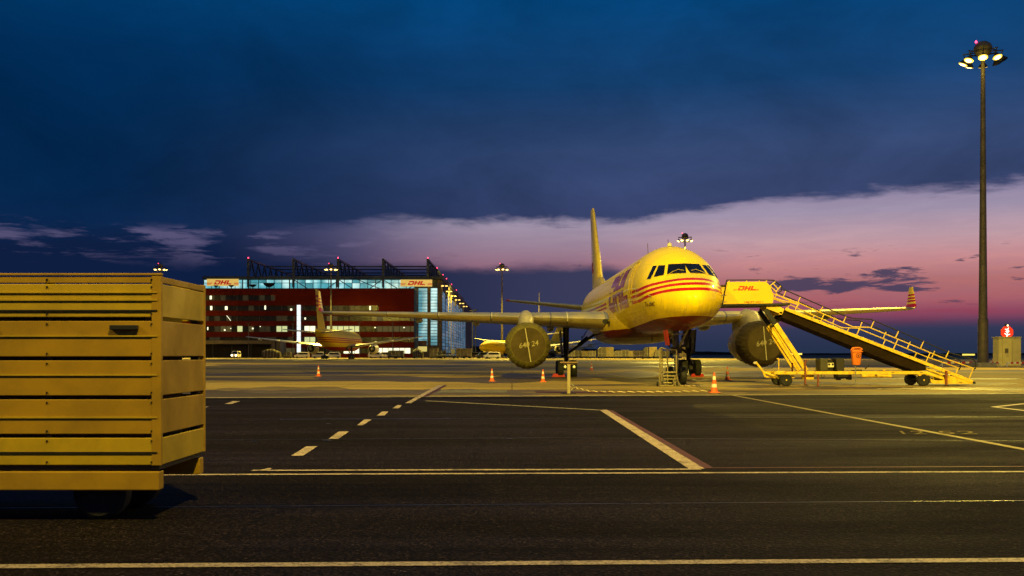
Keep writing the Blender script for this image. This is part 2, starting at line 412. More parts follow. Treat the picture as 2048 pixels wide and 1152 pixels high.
strip('painted_patch', [(1072, 786), (1070, 783), (1215, 784), (1230, 787)], M_rline, .011)
strip('painted_patch', [(874, 786), (884, 780), (1015, 781), (1013, 786)], mat('bleached_patch', (.13, .12, .11), .8, var=.4), .011)
# stand number painted on the asphalt beside the lead-in line
mb = MB(); a0, a1, b1 = G(1800, 864), G(1848, 870), G(1818, 867)
for (x0, x1) in ((1802, 1850), (1876, 1952)):
    lo, hi = G((x0 + x1) / 2, 869.5), G((x0 + x1) / 2, 863.5)
    def fn(u, v): 
        p = G(x0 + (x1 - x0) * u + (v - .5) * -8, 870 - 6.5 * v); return (p.x, p.y, .017)
    text_on(mb, '12' if x0 == 1802 else '52', fn, off=.0)
part('stand_number', mb, mat('worn_number_paint', (.13, .095, .02), .8, var=.6, vscale=4), kind='structure')
# bitumen-sealed seams
M_seam = mat('bitumen_seam', (.012, .012, .013), .3, var=.5, vscale=2)
for a, b, w in (((0, 1017), (2048, 1002), .03), ((0, 883), (1100, 876), .04), ((1100, 876), (2048, 882), .03), ((500, 838.5), (2048, 834), .05), ((560, 839), (900, 838), .09)):
    pline(a, b, w, M_seam, 0, 0, .0055, 'bitumen_seam')
M_wet = mat('wet_film', (.03, .03, .035), .16, var=.3, vscale=3)
for px, py, w, h in ((655, 882, 16, .9), (655, 839, 14, .5), (657, 849, 8, .4), (658, 823, 8, .3), (895, 838, 16, .35), (508, 884, 8, .6), (1020, 879, 10, .5)):
    mb = MB(); ring = []
    for i in range(22):
        q = 2 * math.pi * i / 22; rr = .6 + .4 * random.random()
        p = G(px + w * rr * math.cos(q), py + h * rr * math.sin(q)); ring.append((p.x, p.y, .0148))
    part('puddle', mb.add(ring, [tuple(range(22))]), M_wet, kind='structure')

# darker, smoother areas with wavy edges laid on the concrete
M_dkconc = mat('dark_concrete', (.105, .078, .042), .5, var=.35, vscale=.4, spec=.3)
M_dkconc2 = mat('mid_dark_concrete', (.17, .127, .055), .6, var=.35, vscale=.3, spec=.25)
pr = random.Random(21)
def dark_area(x0, x1, ya, yb, m, z):
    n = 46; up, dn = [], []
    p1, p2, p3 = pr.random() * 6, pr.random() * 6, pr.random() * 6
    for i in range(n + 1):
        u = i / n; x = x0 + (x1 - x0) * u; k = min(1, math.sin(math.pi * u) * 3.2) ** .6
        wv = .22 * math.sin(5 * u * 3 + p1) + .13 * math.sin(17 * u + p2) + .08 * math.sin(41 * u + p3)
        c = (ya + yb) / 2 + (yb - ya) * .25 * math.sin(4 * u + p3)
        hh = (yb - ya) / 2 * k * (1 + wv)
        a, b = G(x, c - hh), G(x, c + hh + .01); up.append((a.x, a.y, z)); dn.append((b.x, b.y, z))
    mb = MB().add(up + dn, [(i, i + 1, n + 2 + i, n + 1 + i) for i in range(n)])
    part('dark_patch', mb, m, kind='structure')
for k, (x0, x1, ya, yb, m) in enumerate(((480, 980, 780.5, 788, M_dkconc), (840, 1110, 779.5, 788, M_dkconc), (1040, 1500, 782, 787.5, M_dkconc2), (430, 700, 775, 781, M_dkconc2), (620, 1120, 753, 763, M_dkconc), (1000, 1330, 744, 757, M_dkconc), (1080, 1420, 758, 762, M_dkconc2),
        (380, 760, 746, 750, M_dkconc), (700, 1300, 736, 741, M_dkconc2), (420, 980, 729, 733, M_dkconc), (880, 1400, 724, 727.5, M_dkconc), (300, 1000, 719.8, 722, M_dkconc2), (1250, 1900, 732, 735, M_dkconc), (1420, 2100, 741, 745.5, M_dkconc), (1500, 2040, 764, 769, M_dkconc2), (1440, 1760, 772, 776.5, M_dkconc), (1700, 2300, 775, 780, M_dkconc), (1380, 1560, 748, 752.5, M_dkconc), (1330, 1980, 721, 723, M_dkconc2), (1130, 1420, 769, 772, M_dkconc), (1480, 2050, 756, 758.5, M_dkconc))):
    dark_area(x0, x1, ya, yb, m, .0006 + .0002 * k)

# far tree line and land
mb = MB(); xs = -1500.0; tl = []
rnd = random.Random(3)
while xs < 2400:
    tl.append((xs, 2.0 + rnd.random() * .5 + (9 * max(0, 1 - abs(xs + 60) / 420) * (.8 + .4 * rnd.random())))); xs += 6 + rnd.random() * 12
d0 = 1350
vs = []
for x, z in tl:
    for y, zz in ((d0, -.2), (d0, z * .8), (d0 + 3, z), (d0 + 12, z * .95), (d0 + 15, -.2)): vs.append((x, y + 6 * math.sin(x * .05), zz))
n = 5; fs = []
for k in range(len(tl) - 1):
    for i in range(n - 1): fs.append((k * n + i, k * n + i + 1, (k + 1) * n + i + 1, (k + 1) * n + i))
part('distant_treeline', mb.add(vs, fs), mat('far_foliage', (.02, .028, .014), .95, var=.5, vscale=.2), kind='stuff')

# ------------------------------------------------------------------ floodlight masts
SOD = (1.0, .73, .085)
def spot(loc, aim, power, size=150, col=SOD, name='flood_lamp_light', blend=.6, rad=.6, parent=None):
    l = bpy.data.lights.new(name, 'SPOT'); l.energy = power; l.color = col; l.spot_size = R(size); l.spot_blend = blend; l.shadow_soft_size = rad
    o = bpy.data.objects.new(name, l); COL.objects.link(o); o.location = loc
    d = Vector(aim) - Vector(loc); o.rotation_euler = d.to_track_quat('-Z', 'Y').to_euler()
    return o
def mast(loc, label, ht=35.0, det=True, heads=8, lit=(0, 1, 2, 3, 4, 5), turn=0, rbase=.52):
    r = thing('floodlight_mast', label, 'light mast', loc, 'floodlight masts round the apron')
    n = 16 if det else 8
    lz = [(0, rbase), (5.2, rbase * .93), (5.25, rbase * .8), (ht * .5, rbase * .6), (ht - 1, rbase * .38)]
    part('pole', MB().lathe([(z, rr) for z, rr in lz], n=n), M_pole, r, smooth=True, local=True)
    part('base_plinth', MB().bb(-1, 1, -1, 1, 0, .5), mat('plinth_concrete', (.25, .23, .19), .8, var=.3), r, local=True, bevel=.04)
    part('head_cap', MB().lathe([(ht - 1.4, .5), (ht - .9, .85), (ht - .45, .95), (ht - .1, .8), (ht + .2, .4), (ht + .25, .02)], n=n), M_pole, r, smooth=True, local=True)
    ring = MB()
    for i in range(16):
        a, b = 2 * math.pi * i / 16, 2 * math.pi * (i + 1) / 16
        ring.tube((1.3 * math.cos(a), 1.3 * math.sin(a), ht - .95), (1.3 * math.cos(b), 1.3 * math.sin(b), ht - .95), .06, n=5)
    part('head_ring', ring, M_dark, r, local=True)
    for i in range(heads):
        a = turn + 2 * math.pi * i / heads; c, s = math.cos(a), math.sin(a)
        part('lamp_arm', MB().tube((.4 * c, .4 * s, ht - .9), (2.0 * c, 2.0 * s, ht - .95), .07, n=5).tube((1.9 * c, 1.9 * s, ht - .95), (1.7 * c, 1.7 * s, ht - 1.9), .05, n=5), M_dark, r, local=True)
        ctr = Vector((1.95 * c, 1.95 * s, ht - 1.95)); ax = Vector((c * .45, s * .45, -1)).normalized()
        body = MB().tube(ctr - ax * .45, ctr, .16, .46, n=n); body.tube(ctr, ctr + ax * .06, .5, .5, n=n)
        b = part('lamp_housing', body, M_dark, r, smooth=True, local=True)
        part('lamp_reflector', MB().tube(ctr + ax * .061, ctr + ax * .1, .48, .46, n=n), M_bowl if i in lit else M_glass, b, local=True)
        part('lamp_lens', MB().tube(ctr + ax * .101, ctr + ax * .16, .33, .24, n=n), M_lamp if i in lit else M_glass, b, local=True)
    part('obstruction_light', MB().lathe([(ht + .1, .1), (ht + .22, .11), (ht + .32, .06)], c=(-.75, 0, 0), n=8), M_redlamp, r, local=True)
    return r
def head_glow(r, ht, pw):
    l = bpy.data.lights.new('lamp_spill_light', 'POINT'); l.energy = pw; l.color = SOD; l.shadow_soft_size = .4
    o = bpy.data.objects.new('lamp_spill_light', l); COL.objects.link(o); o.location = (r.location.x - .9, r.location.y - 1.3, ht - 2.6)
mR = mast(G(1966, 734.3), 'tall lamp mast at the right edge beside the grey cabinet', lit=(1, 2, 3, 4, 5, 6), turn=R(20), rbase=.56)
head_glow(mR, 35, 150)
for px, d, lb in ((321, 345, 'distant lamp mast behind the yellow trailer, leftmost of all'), (662, 345, 'lamp mast standing in front of the red office building'),
                  (1004, 345, 'lamp mast between the hangar and the big yellow aircraft'), (1370, 280, 'lamp mast whose lit head shows just above the cockpit')):
    mast((P(px, HZ, d).x, d, 0), lb, ht=(32.4 if d == 345 else 35), det=False, lit=tuple(range(8)), turn=R(10))
mast((9, -11, 0), 'added lamp mast behind the viewer on the near road side', lit=tuple(range(8)), det=False)  # invented mast out of view, gives the front light a source
mast((-77, 108, 0), 'added lamp mast out of the frame to the left of the far apron', lit=tuple(range(8)), det=False)  # invented mast out of view, brightens the left apron and tail-on jet
mast((-44, -12, 0), 'second added lamp mast behind the viewer farther to the left', lit=tuple(range(8)), det=False)  # invented mast out of view, source of the left front light
KW = 1000
spot((9, -9, 34), (9, 44, 4), 250 * KW, 98, blend=1.0)  # from the invented mast behind the viewer
spot((-44, -10, 34), (-8, 52, 3), 170 * KW, 90, blend=1.0)  # from the second invented mast behind the viewer
spot((mR.location.x - 2, mR.location.y - 2, 32.6), (38, 84, 0), 95 * KW, 82, blend=.5)
spot((mR.location.x + 2, mR.location.y + 1.2, 32.6), (61, 117, 0), 26 * KW, 44, blend=.6)
spot((-77, 109, 33), (-48, 175, 0), 260 * KW, 124, blend=.6)  # from the invented mast beyond the left frame edge
for px, d in ((321, 345), (662, 345), (1004, 345)):
    spot((P(px, HZ, d).x, d - 3, 31), (P(px, HZ, d).x, d - 22, 0), 230 * KW, 96, blend=.35)
    if px < 1000: spot((P(px, HZ, d).x, d + 2, 29), (P(px, HZ, d).x + 8, 371, 0), 14 * KW, 90, blend=.9)
spot((P(1370, HZ, 280).x, 277, 33), (46, 268, 0), 260 * KW, 142, blend=.3)

# ------------------------------------------------------------------ the big yellow aircraft
AX0, AD0 = 7.70 + .0176 * 2.3, 41.6
air = thing('cargo_airplane', 'large yellow cargo jet with red cheatline stripes facing the viewer, engines covered', 'airplane', (AX0, AD0, 0))
air.rotation_euler = (0, R(-.45), R(.0176 * 57.3))
bpy.context.view_layer.update()
AM = Matrix.Translation(air.location) @ air.rotation_euler.to_matrix().to_4x4(); AMI = AM.inverted()
# station: s, z top, z bottom, half width
ST = [(0, 3.74, 3.70, .02), (.06, 4.0, 3.44, .28), (.2, 4.2, 3.26, .5), (.5, 4.43, 3.05, .8), (1.0, 4.66, 2.86, 1.1), (1.5, 4.84, 2.74, 1.33), (1.9, 4.97, 2.67, 1.47),
      (2.2, 5.12, 2.63, 1.55), (2.6, 5.36, 2.59, 1.64), (3.0, 5.6, 2.55, 1.71), (3.5, 5.87, 2.52, 1.78), (4.2, 6.17, 2.5, 1.84), (5.0, 6.4, 2.49, 1.88), (6.0, 6.56, 2.48, 1.9), (7.2, 6.62, 2.47, 1.9), (9, 6.62, 2.47, 1.9),
      (30, 6.62, 2.47, 1.9), (33, 6.61, 2.62, 1.86), (36, 6.56, 3.0, 1.68), (39, 6.45, 3.55, 1.36), (42, 6.28, 4.2, .95), (44.5, 6.05, 4.75, .55), (46, 5.8, 5.2, .22)]
def st_at(s):
    s = max(0, min(46, s))
    for k in range(len(ST) - 1):
        if s <= ST[k + 1][0]:
            a, b = ST[k], ST[k + 1]; t = (s - a[0]) / (b[0] - a[0])
            # catmull-rom for a smooth skin
            p0 = ST[max(0, k - 1)]; p3 = ST[min(len(ST) - 1, k + 2)]
            out = []
            for i in (1, 2, 3):
                m1 = (b[i] - p0[i]) / max(.05, b[0] - p0[0]) * (b[0] - a[0]); m2 = (p3[i] - a[i]) / max(.05, p3[0] - a[0]) * (b[0] - a[0])
                if k < 2 or (b[0] - a[0]) > 4: m1 = m2 = b[i] - a[i]
                t2, t3 = t * t, t * t * t
                out.append((2 * t3 - 3 * t2 + 1) * a[i] + (t3 - 2 * t2 + t) * m1 + (-2 * t3 + 3 * t2) * b[i] + (t3 - t2) * m2)
            return out
def sec(s, phi, off=0):
    """point on the skin; phi from straight up, positive to +x"""
    zt, zb, w = st_at(s); zc = (zt + zb) / 2; hz = (zt - zb) / 2
    c, sn = math.cos(phi), math.sin(phi)
    # the crown and belly are slightly fuller than an ellipse around the cockpit
    return Vector(((w + off) * sn, s, zc + (hz + off) * c))
def livery():
    m = bpy.data.materials.new('yellow_livery'); m.use_nodes = True; t = NT(m.node_tree); b = t.n['Principled BSDF']
    o = t.n.new('ShaderNodeTexCoord').outputs['Object']; x, y, z = t.sep(o)
    nz = t.noise(o, 1.2, 6, .65, .2); nf = t.noise(t.scale(o, 6, 1, .5), 1.5, 5, .7)
    yel = t.mix(1, (.88, .66, .006, 1), t.ramp(nz, [(.3, .93), (.6, 1.03)]), 'MULTIPLY')
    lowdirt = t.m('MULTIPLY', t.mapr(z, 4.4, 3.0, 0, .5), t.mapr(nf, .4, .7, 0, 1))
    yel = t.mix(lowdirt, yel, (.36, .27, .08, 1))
    # three stripes sweeping round the nose
    zz = t.m('ADD', z, t.mapr(y, .4, 4.4, 0, .27))
    f = None
    for zc in (4.655, 4.41, 4.165):
        s = t.m('LESS_THAN', t.m('ABSOLUTE', t.m('SUBTRACT', zz, zc)), .066)
        f = s if f is None else t.m('MAXIMUM', f, s)
    ok = t.m('MAXIMUM', t.m('MULTIPLY', t.m('LESS_THAN', y, 6.6), t.m('GREATER_THAN', t.m('ABSOLUTE', t.m('SUBTRACT', y, 5.0)), .06)), t.m('GREATER_THAN', y, 17.0))
    f = t.m('MULTIPLY', f, ok)
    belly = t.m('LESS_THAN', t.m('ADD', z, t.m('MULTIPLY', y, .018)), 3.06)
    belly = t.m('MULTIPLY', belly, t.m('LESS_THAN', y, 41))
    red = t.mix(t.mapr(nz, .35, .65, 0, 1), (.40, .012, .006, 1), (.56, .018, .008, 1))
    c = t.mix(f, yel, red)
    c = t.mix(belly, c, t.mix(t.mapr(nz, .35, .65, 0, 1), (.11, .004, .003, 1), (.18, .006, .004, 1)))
    # frame and skin-lap lines
    seam = None
    for yy in (1.35, 4.0, 7.6, 12.2, 19.8, 27.4, 34.0):
        k = t.m('LESS_THAN', t.m('ABSOLUTE', t.m('SUBTRACT', y, yy)), .012); seam = k if seam is None else t.m('MAXIMUM', seam, k)
    for q in (3.45, 5.55):
        k = t.m('MULTIPLY', t.m('LESS_THAN', t.m('ABSOLUTE', t.m('SUBTRACT', z, q)), .008), t.m('GREATER_THAN', y, 4.0)); seam = t.m('MAXIMUM', seam, k)
    c = t.mix(t.m('MULTIPLY', seam, .4), c, (.1, .07, .02, 1))
    t.l.new(c, b.inputs['Base Color'])
    b.inputs['Roughness'].default_value = .42; b.inputs['Specular IOR Level'].default_value = .08; b.inputs['Coat Weight'].default_value = .34; b.inputs['Coat Roughness'].default_value = .06
    bn = t.n.new('ShaderNodeBump'); bn.inputs['Strength'].default_value = .12; bn.inputs['Distance'].default_value = .03
    wv = t.noise(t.scale(o, 1.2, 1.9, 1.2), 1.6, 2, .5)
    t.l.new(wv, bn.inputs['Height']); t.l.new(bn.outputs[0], b.inputs['Normal']); t.l.new(bn.outputs[0], b.inputs['Coat Normal'])
    return m
M_liv = livery()
N = 72
ss = [0, .02, .06, .12, .2, .32, .5, .7] + [.9 + .2 * k for k in range(33)] + [7.8, 8.6, 9.4] + [10.5 + 1.5 * k for k in range(14)] + [31.5 + .9 * k for k in range(16)] + [46]
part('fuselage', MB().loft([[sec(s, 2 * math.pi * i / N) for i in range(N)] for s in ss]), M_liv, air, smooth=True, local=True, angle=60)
# picture ray -> skin point
def hit(px, py, off=.0):
    o = AMI @ Vector((0, 0, H)); dr = (AMI.to_3x3() @ Vector(((px - 1024) / F, 1, -(py - HZ) / F)))
    def val(t):
        p = o + dr * t
        if p.y < 0: return 1
        zt, zb, w = st_at(p.y); return (p.x / w) ** 2 + ((p.z - (zt + zb) / 2) / ((zt - zb) / 2)) ** 2 - 1
    t = AD0 - .5
    while t < 75 and val(t) > 0: t += .05
    if t >= 75: return None
    a, b2 = t - .05, t
    for _ in range(14):
        c = (a + b2) / 2
        if val(c) > 0: a = c
        else: b2 = c
    p = o + dr * b2
    return surf(p.y, p.x, p.z, off)
def surf(s, x, z, off):
    zt, zb, w = st_at(s); zc = (zt + zb) / 2; hz = (zt - zb) / 2
    phi = math.atan2(x / w, (z - zc) / hz); e = .03
    a = sec(s + e, phi) - sec(max(0, s - e), phi); b = sec(s, phi + e) - sec(s, phi - e)
    n = a.cross(b).normalized(); p = sec(s, phi)
    if n.dot(Vector((p.x, -.3, p.z - zc))) < 0: n = -n
    return p + n * off
def skin_patch(quad, off, n=7, inset=0, mirror=False):
    (ax, ay), (bx, by), (cx, cy), (dx, dy) = quad
    if inset:
        mx = sum(q[0] for q in quad) / 4; my = sum(q[1] for q in quad) / 4
        quad = [(mx + (x - mx) * (1 + inset / max(1, abs(x - mx))), my + (y - my) * (1 + inset / max(1, abs(y - my)))) for x, y in quad]
        (ax, ay), (bx, by), (cx, cy), (dx, dy) = quad
    vs = []
    for j in range(n):
        v = j / (n - 1)
        for i in range(n):
            u = i / (n - 1)
            p = hit((ax * (1 - u) + bx * u) * (1 - v) + (dx * (1 - u) + cx * u) * v, (ay * (1 - u) + by * u) * (1 - v) + (dy * (1 - u) + cy * u) * v, off)
            if mirror: p = Vector((-p.x, p.y, p.z))
            vs.append(p)
    return MB().add(vs, [(j * n + i, j * n + i + 1, (j + 1) * n + i + 1, (j + 1) * n + i) for j in range(n - 1) for i in range(n - 1)])
WIN = [[(1337, 529), (1369.8, 527.5), (1372.2, 546), (1334.4, 547.8)], [(1317.8, 531.5), (1330.2, 531), (1327.4, 549.6), (1307.8, 554)], [(1305.8, 532.5), (1313.8, 531.7), (1302, 557.4), (1294, 558.4)]]
M_frame = mat('window_frame_paint', (.5, .36, .03), .45, var=.1)
M_framed = mat('window_seal', (.22, .15, .02), .6, var=.1)
for w in WIN:
    for mir in (False, True):
        fr = part('cockpit_window', skin_patch(w, .006, inset=.8, mirror=mir), M_framed, air, smooth=True, local=True)
        part('window_pane', skin_patch(w, .012, inset=0, mirror=mir), M_glass, fr, smooth=True, local=True)
for mir in (1, -1):                                                  # wipers
    pts = [hit(1334, 553, .05), hit(1345, 546.5, .07), hit(1357, 541.5, .07), hit(1368, 543, .05)]
    part('windscreen_wiper', MB().path([(p.x * mir, p.y, p.z) for p in pts], .012, 5), M_frame, air, local=True)
# "Tu-204C" and the big letters on the side
def fn(u, v): return hit(1289.5 + 20.5 * u, 613.5 - 9.2 * v - 1.2 * u, .008)
part('type_lettering', text_on(MB(), 'Tu-204C', fn, off=.02), mat('dark_print', (.12, .02, .01), .5, var=0), air, local=True)
def grid_on_skin(polys, fn2, nu=6, nv=8):
    mb = MB()
    for (a, b, c, d) in polys:
        vs = []
        for j in range(nv + 1):
            v = j / nv
            for i in range(nu + 1):
                u = i / nu
                x = (a[0] * (1 - u) + b[0] * u) * (1 - v) + (d[0] * (1 - u) + c[0] * u) * v
                y = (a[1] * (1 - u) + b[1] * u) * (1 - v) + (d[1] * (1 - u) + c[1] * u) * v
                vs.append(fn2(x, y))
        w = nu + 1; mb.add(vs, [(j * w + i, j * w + i + 1, (j + 1) * w + i + 1, (j + 1) * w + i) for j in range(nv) for i in range(nu)])
    return mb
def side(sign):
    def f(x, y):
        if sign < 0: s = 16.0 - (x + .1) * 1.72           # right side of the aircraft: reads towards the nose
        else: s = 7.3 + (x + .1) * 1.72
        z = 3.78 + y * 1.98
        zt, zb, w = st_at(s); q = max(-1, min(1, (z - (zt + zb) / 2) / ((zt - zb) / 2))); ph = math.acos(q)
        return sec(s, sign * ph, .016)
    return f
for sg in (-1, 1):
    for nm, cut in (('logo_letter', LOGO[:6]), ('logo_letter', LOGO[6:9]), ('logo_letter', LOGO[9:])):
        ps = []
        for p in cut:                                                # letters are split by a yellow gap half-way up
            ys = [q[1] for q in p]; lo, hi = min(ys), max(ys)
            if lo < .46 and hi > .54:
                def at_y(y, k0, k1): 
                    A, B = p[k0], p[k1]; t_ = (y - A[1]) / (B[1] - A[1]); return (A[0] + (B[0] - A[0]) * t_, y)
                ps += [[p[0], p[1], at_y(.46, 1, 2), at_y(.46, 0, 3)], [at_y(.54, 0, 3), at_y(.54, 1, 2), p[2], p[3]]]
            else: ps.append(p)
        part(nm, grid_on_skin(ps, side(sg), 8, 18), mat('glossy_dark_red', (.36, .012, .02), .3, coat=.6, var=.1), air, local=True, smooth=True)
# forward doors, drawn by their raised edge
for sg in (-1, 1):
    def dp(s, z, off=.012):
        zt, zb, w = st_at(s); q = (z - (zt + zb) / 2) / ((zt - zb) / 2); return sec(s, sg * math.acos(max(-1, min(1, q))), off)
    out = [dp(6.1, 4.0 + .1 * k) for k in range(19)] + [dp(6.1 + .17 * k, 5.85) for k in range(6)] + [dp(7.0, 5.8 - .1 * k) for k in range(19)] + [dp(7.0 - .17 * k, 3.98) for k in range(6)]
    part('door_frame', MB().path(out + out[:1], .016, 4), M_frame, air, local=True)
    port = MB(); c = dp(14.6, 3.12)
# wing-body fairing
def fairing_mat():
    m = bpy.data.materials.new('fairing_livery'); m.use_nodes = True; t = NT(m.node_tree); b = t.n['Principled BSDF']
    o = t.n.new('ShaderNodeTexCoord').outputs['Object']; x, y, z = t.sep(o); nz = t.noise(o, 1.3, 6, .7)
    c = t.mix(t.m('LESS_THAN', t.m('ADD', z, t.m('MULTIPLY', y, .018)), 3.06), (.78, .56, .02, 1), (.13, .005, .003, 1))
    c = t.mix(t.m('LESS_THAN', t.m('ADD', z, t.m('MULTIPLY', y, .004)), 2.42), c, (.3, .21, .06, 1))
    t.l.new(t.mix(1, c, t.ramp(nz, [(.3, .7), (.62, 1.05)]), 'MULTIPLY'), b.inputs['Base Color']); b.inputs['Roughness'].default_value = .42; b.inputs['Coat Weight'].default_value = .25
    return m
def fair(s, q):
    k = math.sin(max(0, min(1, (s - 12.5) / 4.5)) * math.pi / 2) * math.sin(max(0, min(1, (27.5 - s) / 5.5)) * math.pi / 2)
    w = 1.0 + 1.22 * k; zc = 3.35; h0 = .5 + .7 * k
    c, sn = math.cos(q), math.sin(q)
    return Vector((w * math.copysign(abs(sn) ** .6, sn), s, zc - .12 + h0 * math.copysign(abs(c) ** .75, c)))
part('wing_fairing', MB().loft([[fair(s, 2 * math.pi * i / 40) for i in range(40)] for s in [12.5 + .5 * k for k in range(31)]]),
     fairing_mat(), air, smooth=True, local=True, angle=60)
for sg in (-1, 1):
    part('air_vent', MB().tube((sg * 2.13, 14.9, 3.28), (sg * 2.235, 14.75, 3.28), .14, n=14), M_black, air, local=True)
def airfoil(n=12):
    up, lo = [], []
    for i in range(n + 1):
        x = (1 - math.cos(math.pi * i / n)) / 2
        y = 5 * (.2969 * math.sqrt(x) - .126 * x - .3516 * x * x + .2843 * x ** 3 - .1036 * x ** 4); up.append((x, y)); lo.append((x, -y))
    return up[::-1] + lo[1:-1]
AF = airfoil()
def wing_mesh(secs, c0=0, c1=1):
    rings = []
    for (x, sl, z, ch, th) in secs: rings.append([Vector((x, sl + ch * a, z + ch * th * b - a * ch * .012)) for a, b in AF])
    return MB().loft(rings)
WS = [(1.7, 15.0, 3.42, 8.6, .135), (4.5, 16.5, 3.56, 7.0, .125), (6.6, 17.65, 3.67, 5.9, .115), (12.0, 20.85, 3.97, 4.1, .105), (19.6, 25.3, 4.36, 2.2, .1), (20.0, 25.6, 4.39, 1.9, .09)]
for sg in (-1, 1):
    W = part('wing', wing_mesh([(sg * x, a, b, c, d) for x, a, b, c, d in WS]), M_wing, air, smooth=True, local=True)
    for q_ in range(5):
        x0_, x1_ = (2.15, 5.2, 8.7, 12.0, 15.4)[q_], (5.1, 8.6, 11.9, 15.3, 19.2)[q_]
        rr = []
        for xx in (x0_, (x0_ + x1_) / 2, x1_):
            for q in range(len(WS) - 1):
                if WS[q][0] <= xx <= WS[q + 1][0]:
                    u = (xx - WS[q][0]) / (WS[q + 1][0] - WS[q][0]); a = [WS[q][i] * (1 - u) + WS[q + 1][i] * u for i in range(5)]
            rr.append([Vector((sg * xx, a[1] + a[3] * (f * 1.01 - .003), a[2] + a[3] * a[4] * g * 1.02 - a[3] * f * .012)) for f, g in AF if f < .2])
        part('slat', MB().loft(rr, caps=False, closed=False), mat('polished_slat_metal', (.92, .80, .42), .5, .9, var=.12, vscale=1.5), W, smooth=True, local=True)
    # slat joints
    for k, xx in enumerate((4.2, 8.6, 11.9, 15.3)):
        for q in range(len(WS) - 1):
            if WS[q][0] <= xx <= WS[q + 1][0]:
                u = (xx - WS[q][0]) / (WS[q + 1][0] - WS[q][0]); a = [WS[q][i] * (1 - u) + WS[q + 1][i] * u for i in range(5)]
        rr = [[Vector((sg * (a[0] + dx), a[1] + a[3] * (f * 1.01 - .004), a[2] + a[3] * a[4] * g * 1.05)) for f, g in AF if f < .16] for dx in (-.03, .03)]
        part('slat_joint', MB().loft(rr, caps=False, closed=False), M_white2, W, local=True)
    part('flap', wing_mesh([(sg * 2.3, 22.5, 3.12, 1.5, .1), (sg * 7, 22.4, 3.42, 1.2, .1), (sg * 12.6, 24.1, 3.8, .9, .1)]), M_grey, W, smooth=True, local=True)
    for xx, s0, zz in ((4.9, 20.5, 3.1), (9.6, 21.4, 3.52), (13.4, 23.0, 3.8)):
        part('flap_track_fairing', MB().lathe([(0, .03), (.4, .16), (1.2, .24), (2.4, .2), (3.4, .04)], c=(sg * xx, s0, zz), axis='Y', n=12), M_wing, W, smooth=True, local=True)
    # winglet
    rings = []
    for k, (dx, ds, dz, ch) in enumerate([(0, 0, 0, 1.9), (.16, .25, .1, 1.75), (.26, .6, .45, 1.4), (.34, 1.0, 1.0, 1.0), (.4, 1.35, 1.5, .62)]):
        rings.append([Vector((sg * (20.0 + dx + (ch * .1 * b if k else 0)), 25.6 + ds + ch * a, 4.39 + dz + (ch * .09 * b if k == 0 else 0))) for a, b in AF])
    mwl = bpy.data.materials.get('winglet_livery')
    if not mwl:
        mwl = bpy.data.materials.new('winglet_livery'); mwl.use_nodes = True; t = NT(mwl.node_tree); b = t.n['Principled BSDF']
        x, y, z = t.sep(t.n.new('ShaderNodeTexCoord').outputs['Object']); f = t.m('LESS_THAN', z, 4.72)
        for zc in (4.92, 5.12, 5.34): f = t.m('MAXIMUM', f, t.m('LESS_THAN', t.m('ABSOLUTE', t.m('SUBTRACT', z, zc)), .062))
        t.l.new(t.mix(f, (.84, .6, .03, 1), (.45, .012, .006, 1)), b.inputs['Base Color']); b.inputs['Roughness'].default_value = .35
    part('winglet', MB().loft(rings), mwl, air, smooth=True, local=True)
    # engine
    EX, EZ, ES = sg * 6.58, 1.99, 13.9
    nac = part('engine_nacelle', MB().lathe([(.35, .98), (.9, 1.18), (1.6, 1.24), (2.6, 1.24), (3.8, 1.12), (5.0, .9), (5.9, .66)], c=(EX, ES, EZ), axis='Y', n=40),
               mat('nacelle_paint', (.2, .17, .12), .3, .2, coat=.2, var=.3, vscale=1.5), air, smooth=True, local=True)
    part('exhaust', MB().lathe([(5.9, .6), (6.3, .48), (6.6, .2)], c=(EX, ES, EZ), axis='Y', n=24), M_dark, nac, smooth=True, local=True)
    ph = random.random() * 6
    def wob(k, q, ph=ph):
        a = (0, 0, .003, .012, .034, .036, .03, .02, .02)[min(k, 8)]
        return a * (.35 * math.sin(7 * q + ph + k * .5) + .5 * math.sin(23 * q + 2 * ph - k) + .5 * math.sin(37 * q + k * 1.3) + .3 * math.sin(53 * q - ph * k)) + (-.04 if k == 0 else 0) + (.06 * max(0, -math.sin(q)) ** 3 if k > 3 else 0)
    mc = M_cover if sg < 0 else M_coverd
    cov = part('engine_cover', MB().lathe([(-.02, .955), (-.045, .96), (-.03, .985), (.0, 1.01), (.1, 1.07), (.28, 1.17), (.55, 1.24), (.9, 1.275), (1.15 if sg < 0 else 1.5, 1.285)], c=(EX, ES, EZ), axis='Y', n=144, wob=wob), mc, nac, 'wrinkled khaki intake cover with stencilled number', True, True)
    part('cover_face', MB().lathe([(-.13, .01), (-.12, .3), (-.095, .6), (-.065, .85), (-.04, .962)], c=(EX, ES, EZ), axis='Y', n=96, wob=lambda k, q: .0), M_face, cov, smooth=True, local=True)
    yf = ES - .135
    part('webbing_strap', MB().bb(-.028, .028, yf - .006, yf + .03, -.96, .93), M_tape, cov, local=True)
    st = bpy.data.objects[cov.children[-1].name]
    for ch in cov.children:
        if ch.name.startswith('webbing'):
            for v in ch.data.vertices:
                a = R(9); x_, z_ = v.co.x, v.co.z - 0; v.co.x = x_ * math.cos(a) + z_ * math.sin(-a) * (1 if sg < 0 else .55) + EX - .02; v.co.z = z_ * math.cos(a) + EZ
    def fn(u, v): 
        k = -.0 if u < .6 else .05
        return Vector((EX - .54 + u * 1.06 + .04, yf - .006, EZ - .2 + v * .3 + u * .17))
    part('stencil_number', text_on(MB(), '640 24', fn, off=.015), M_stencil, cov, local=True)
    # pylon
    prs = []
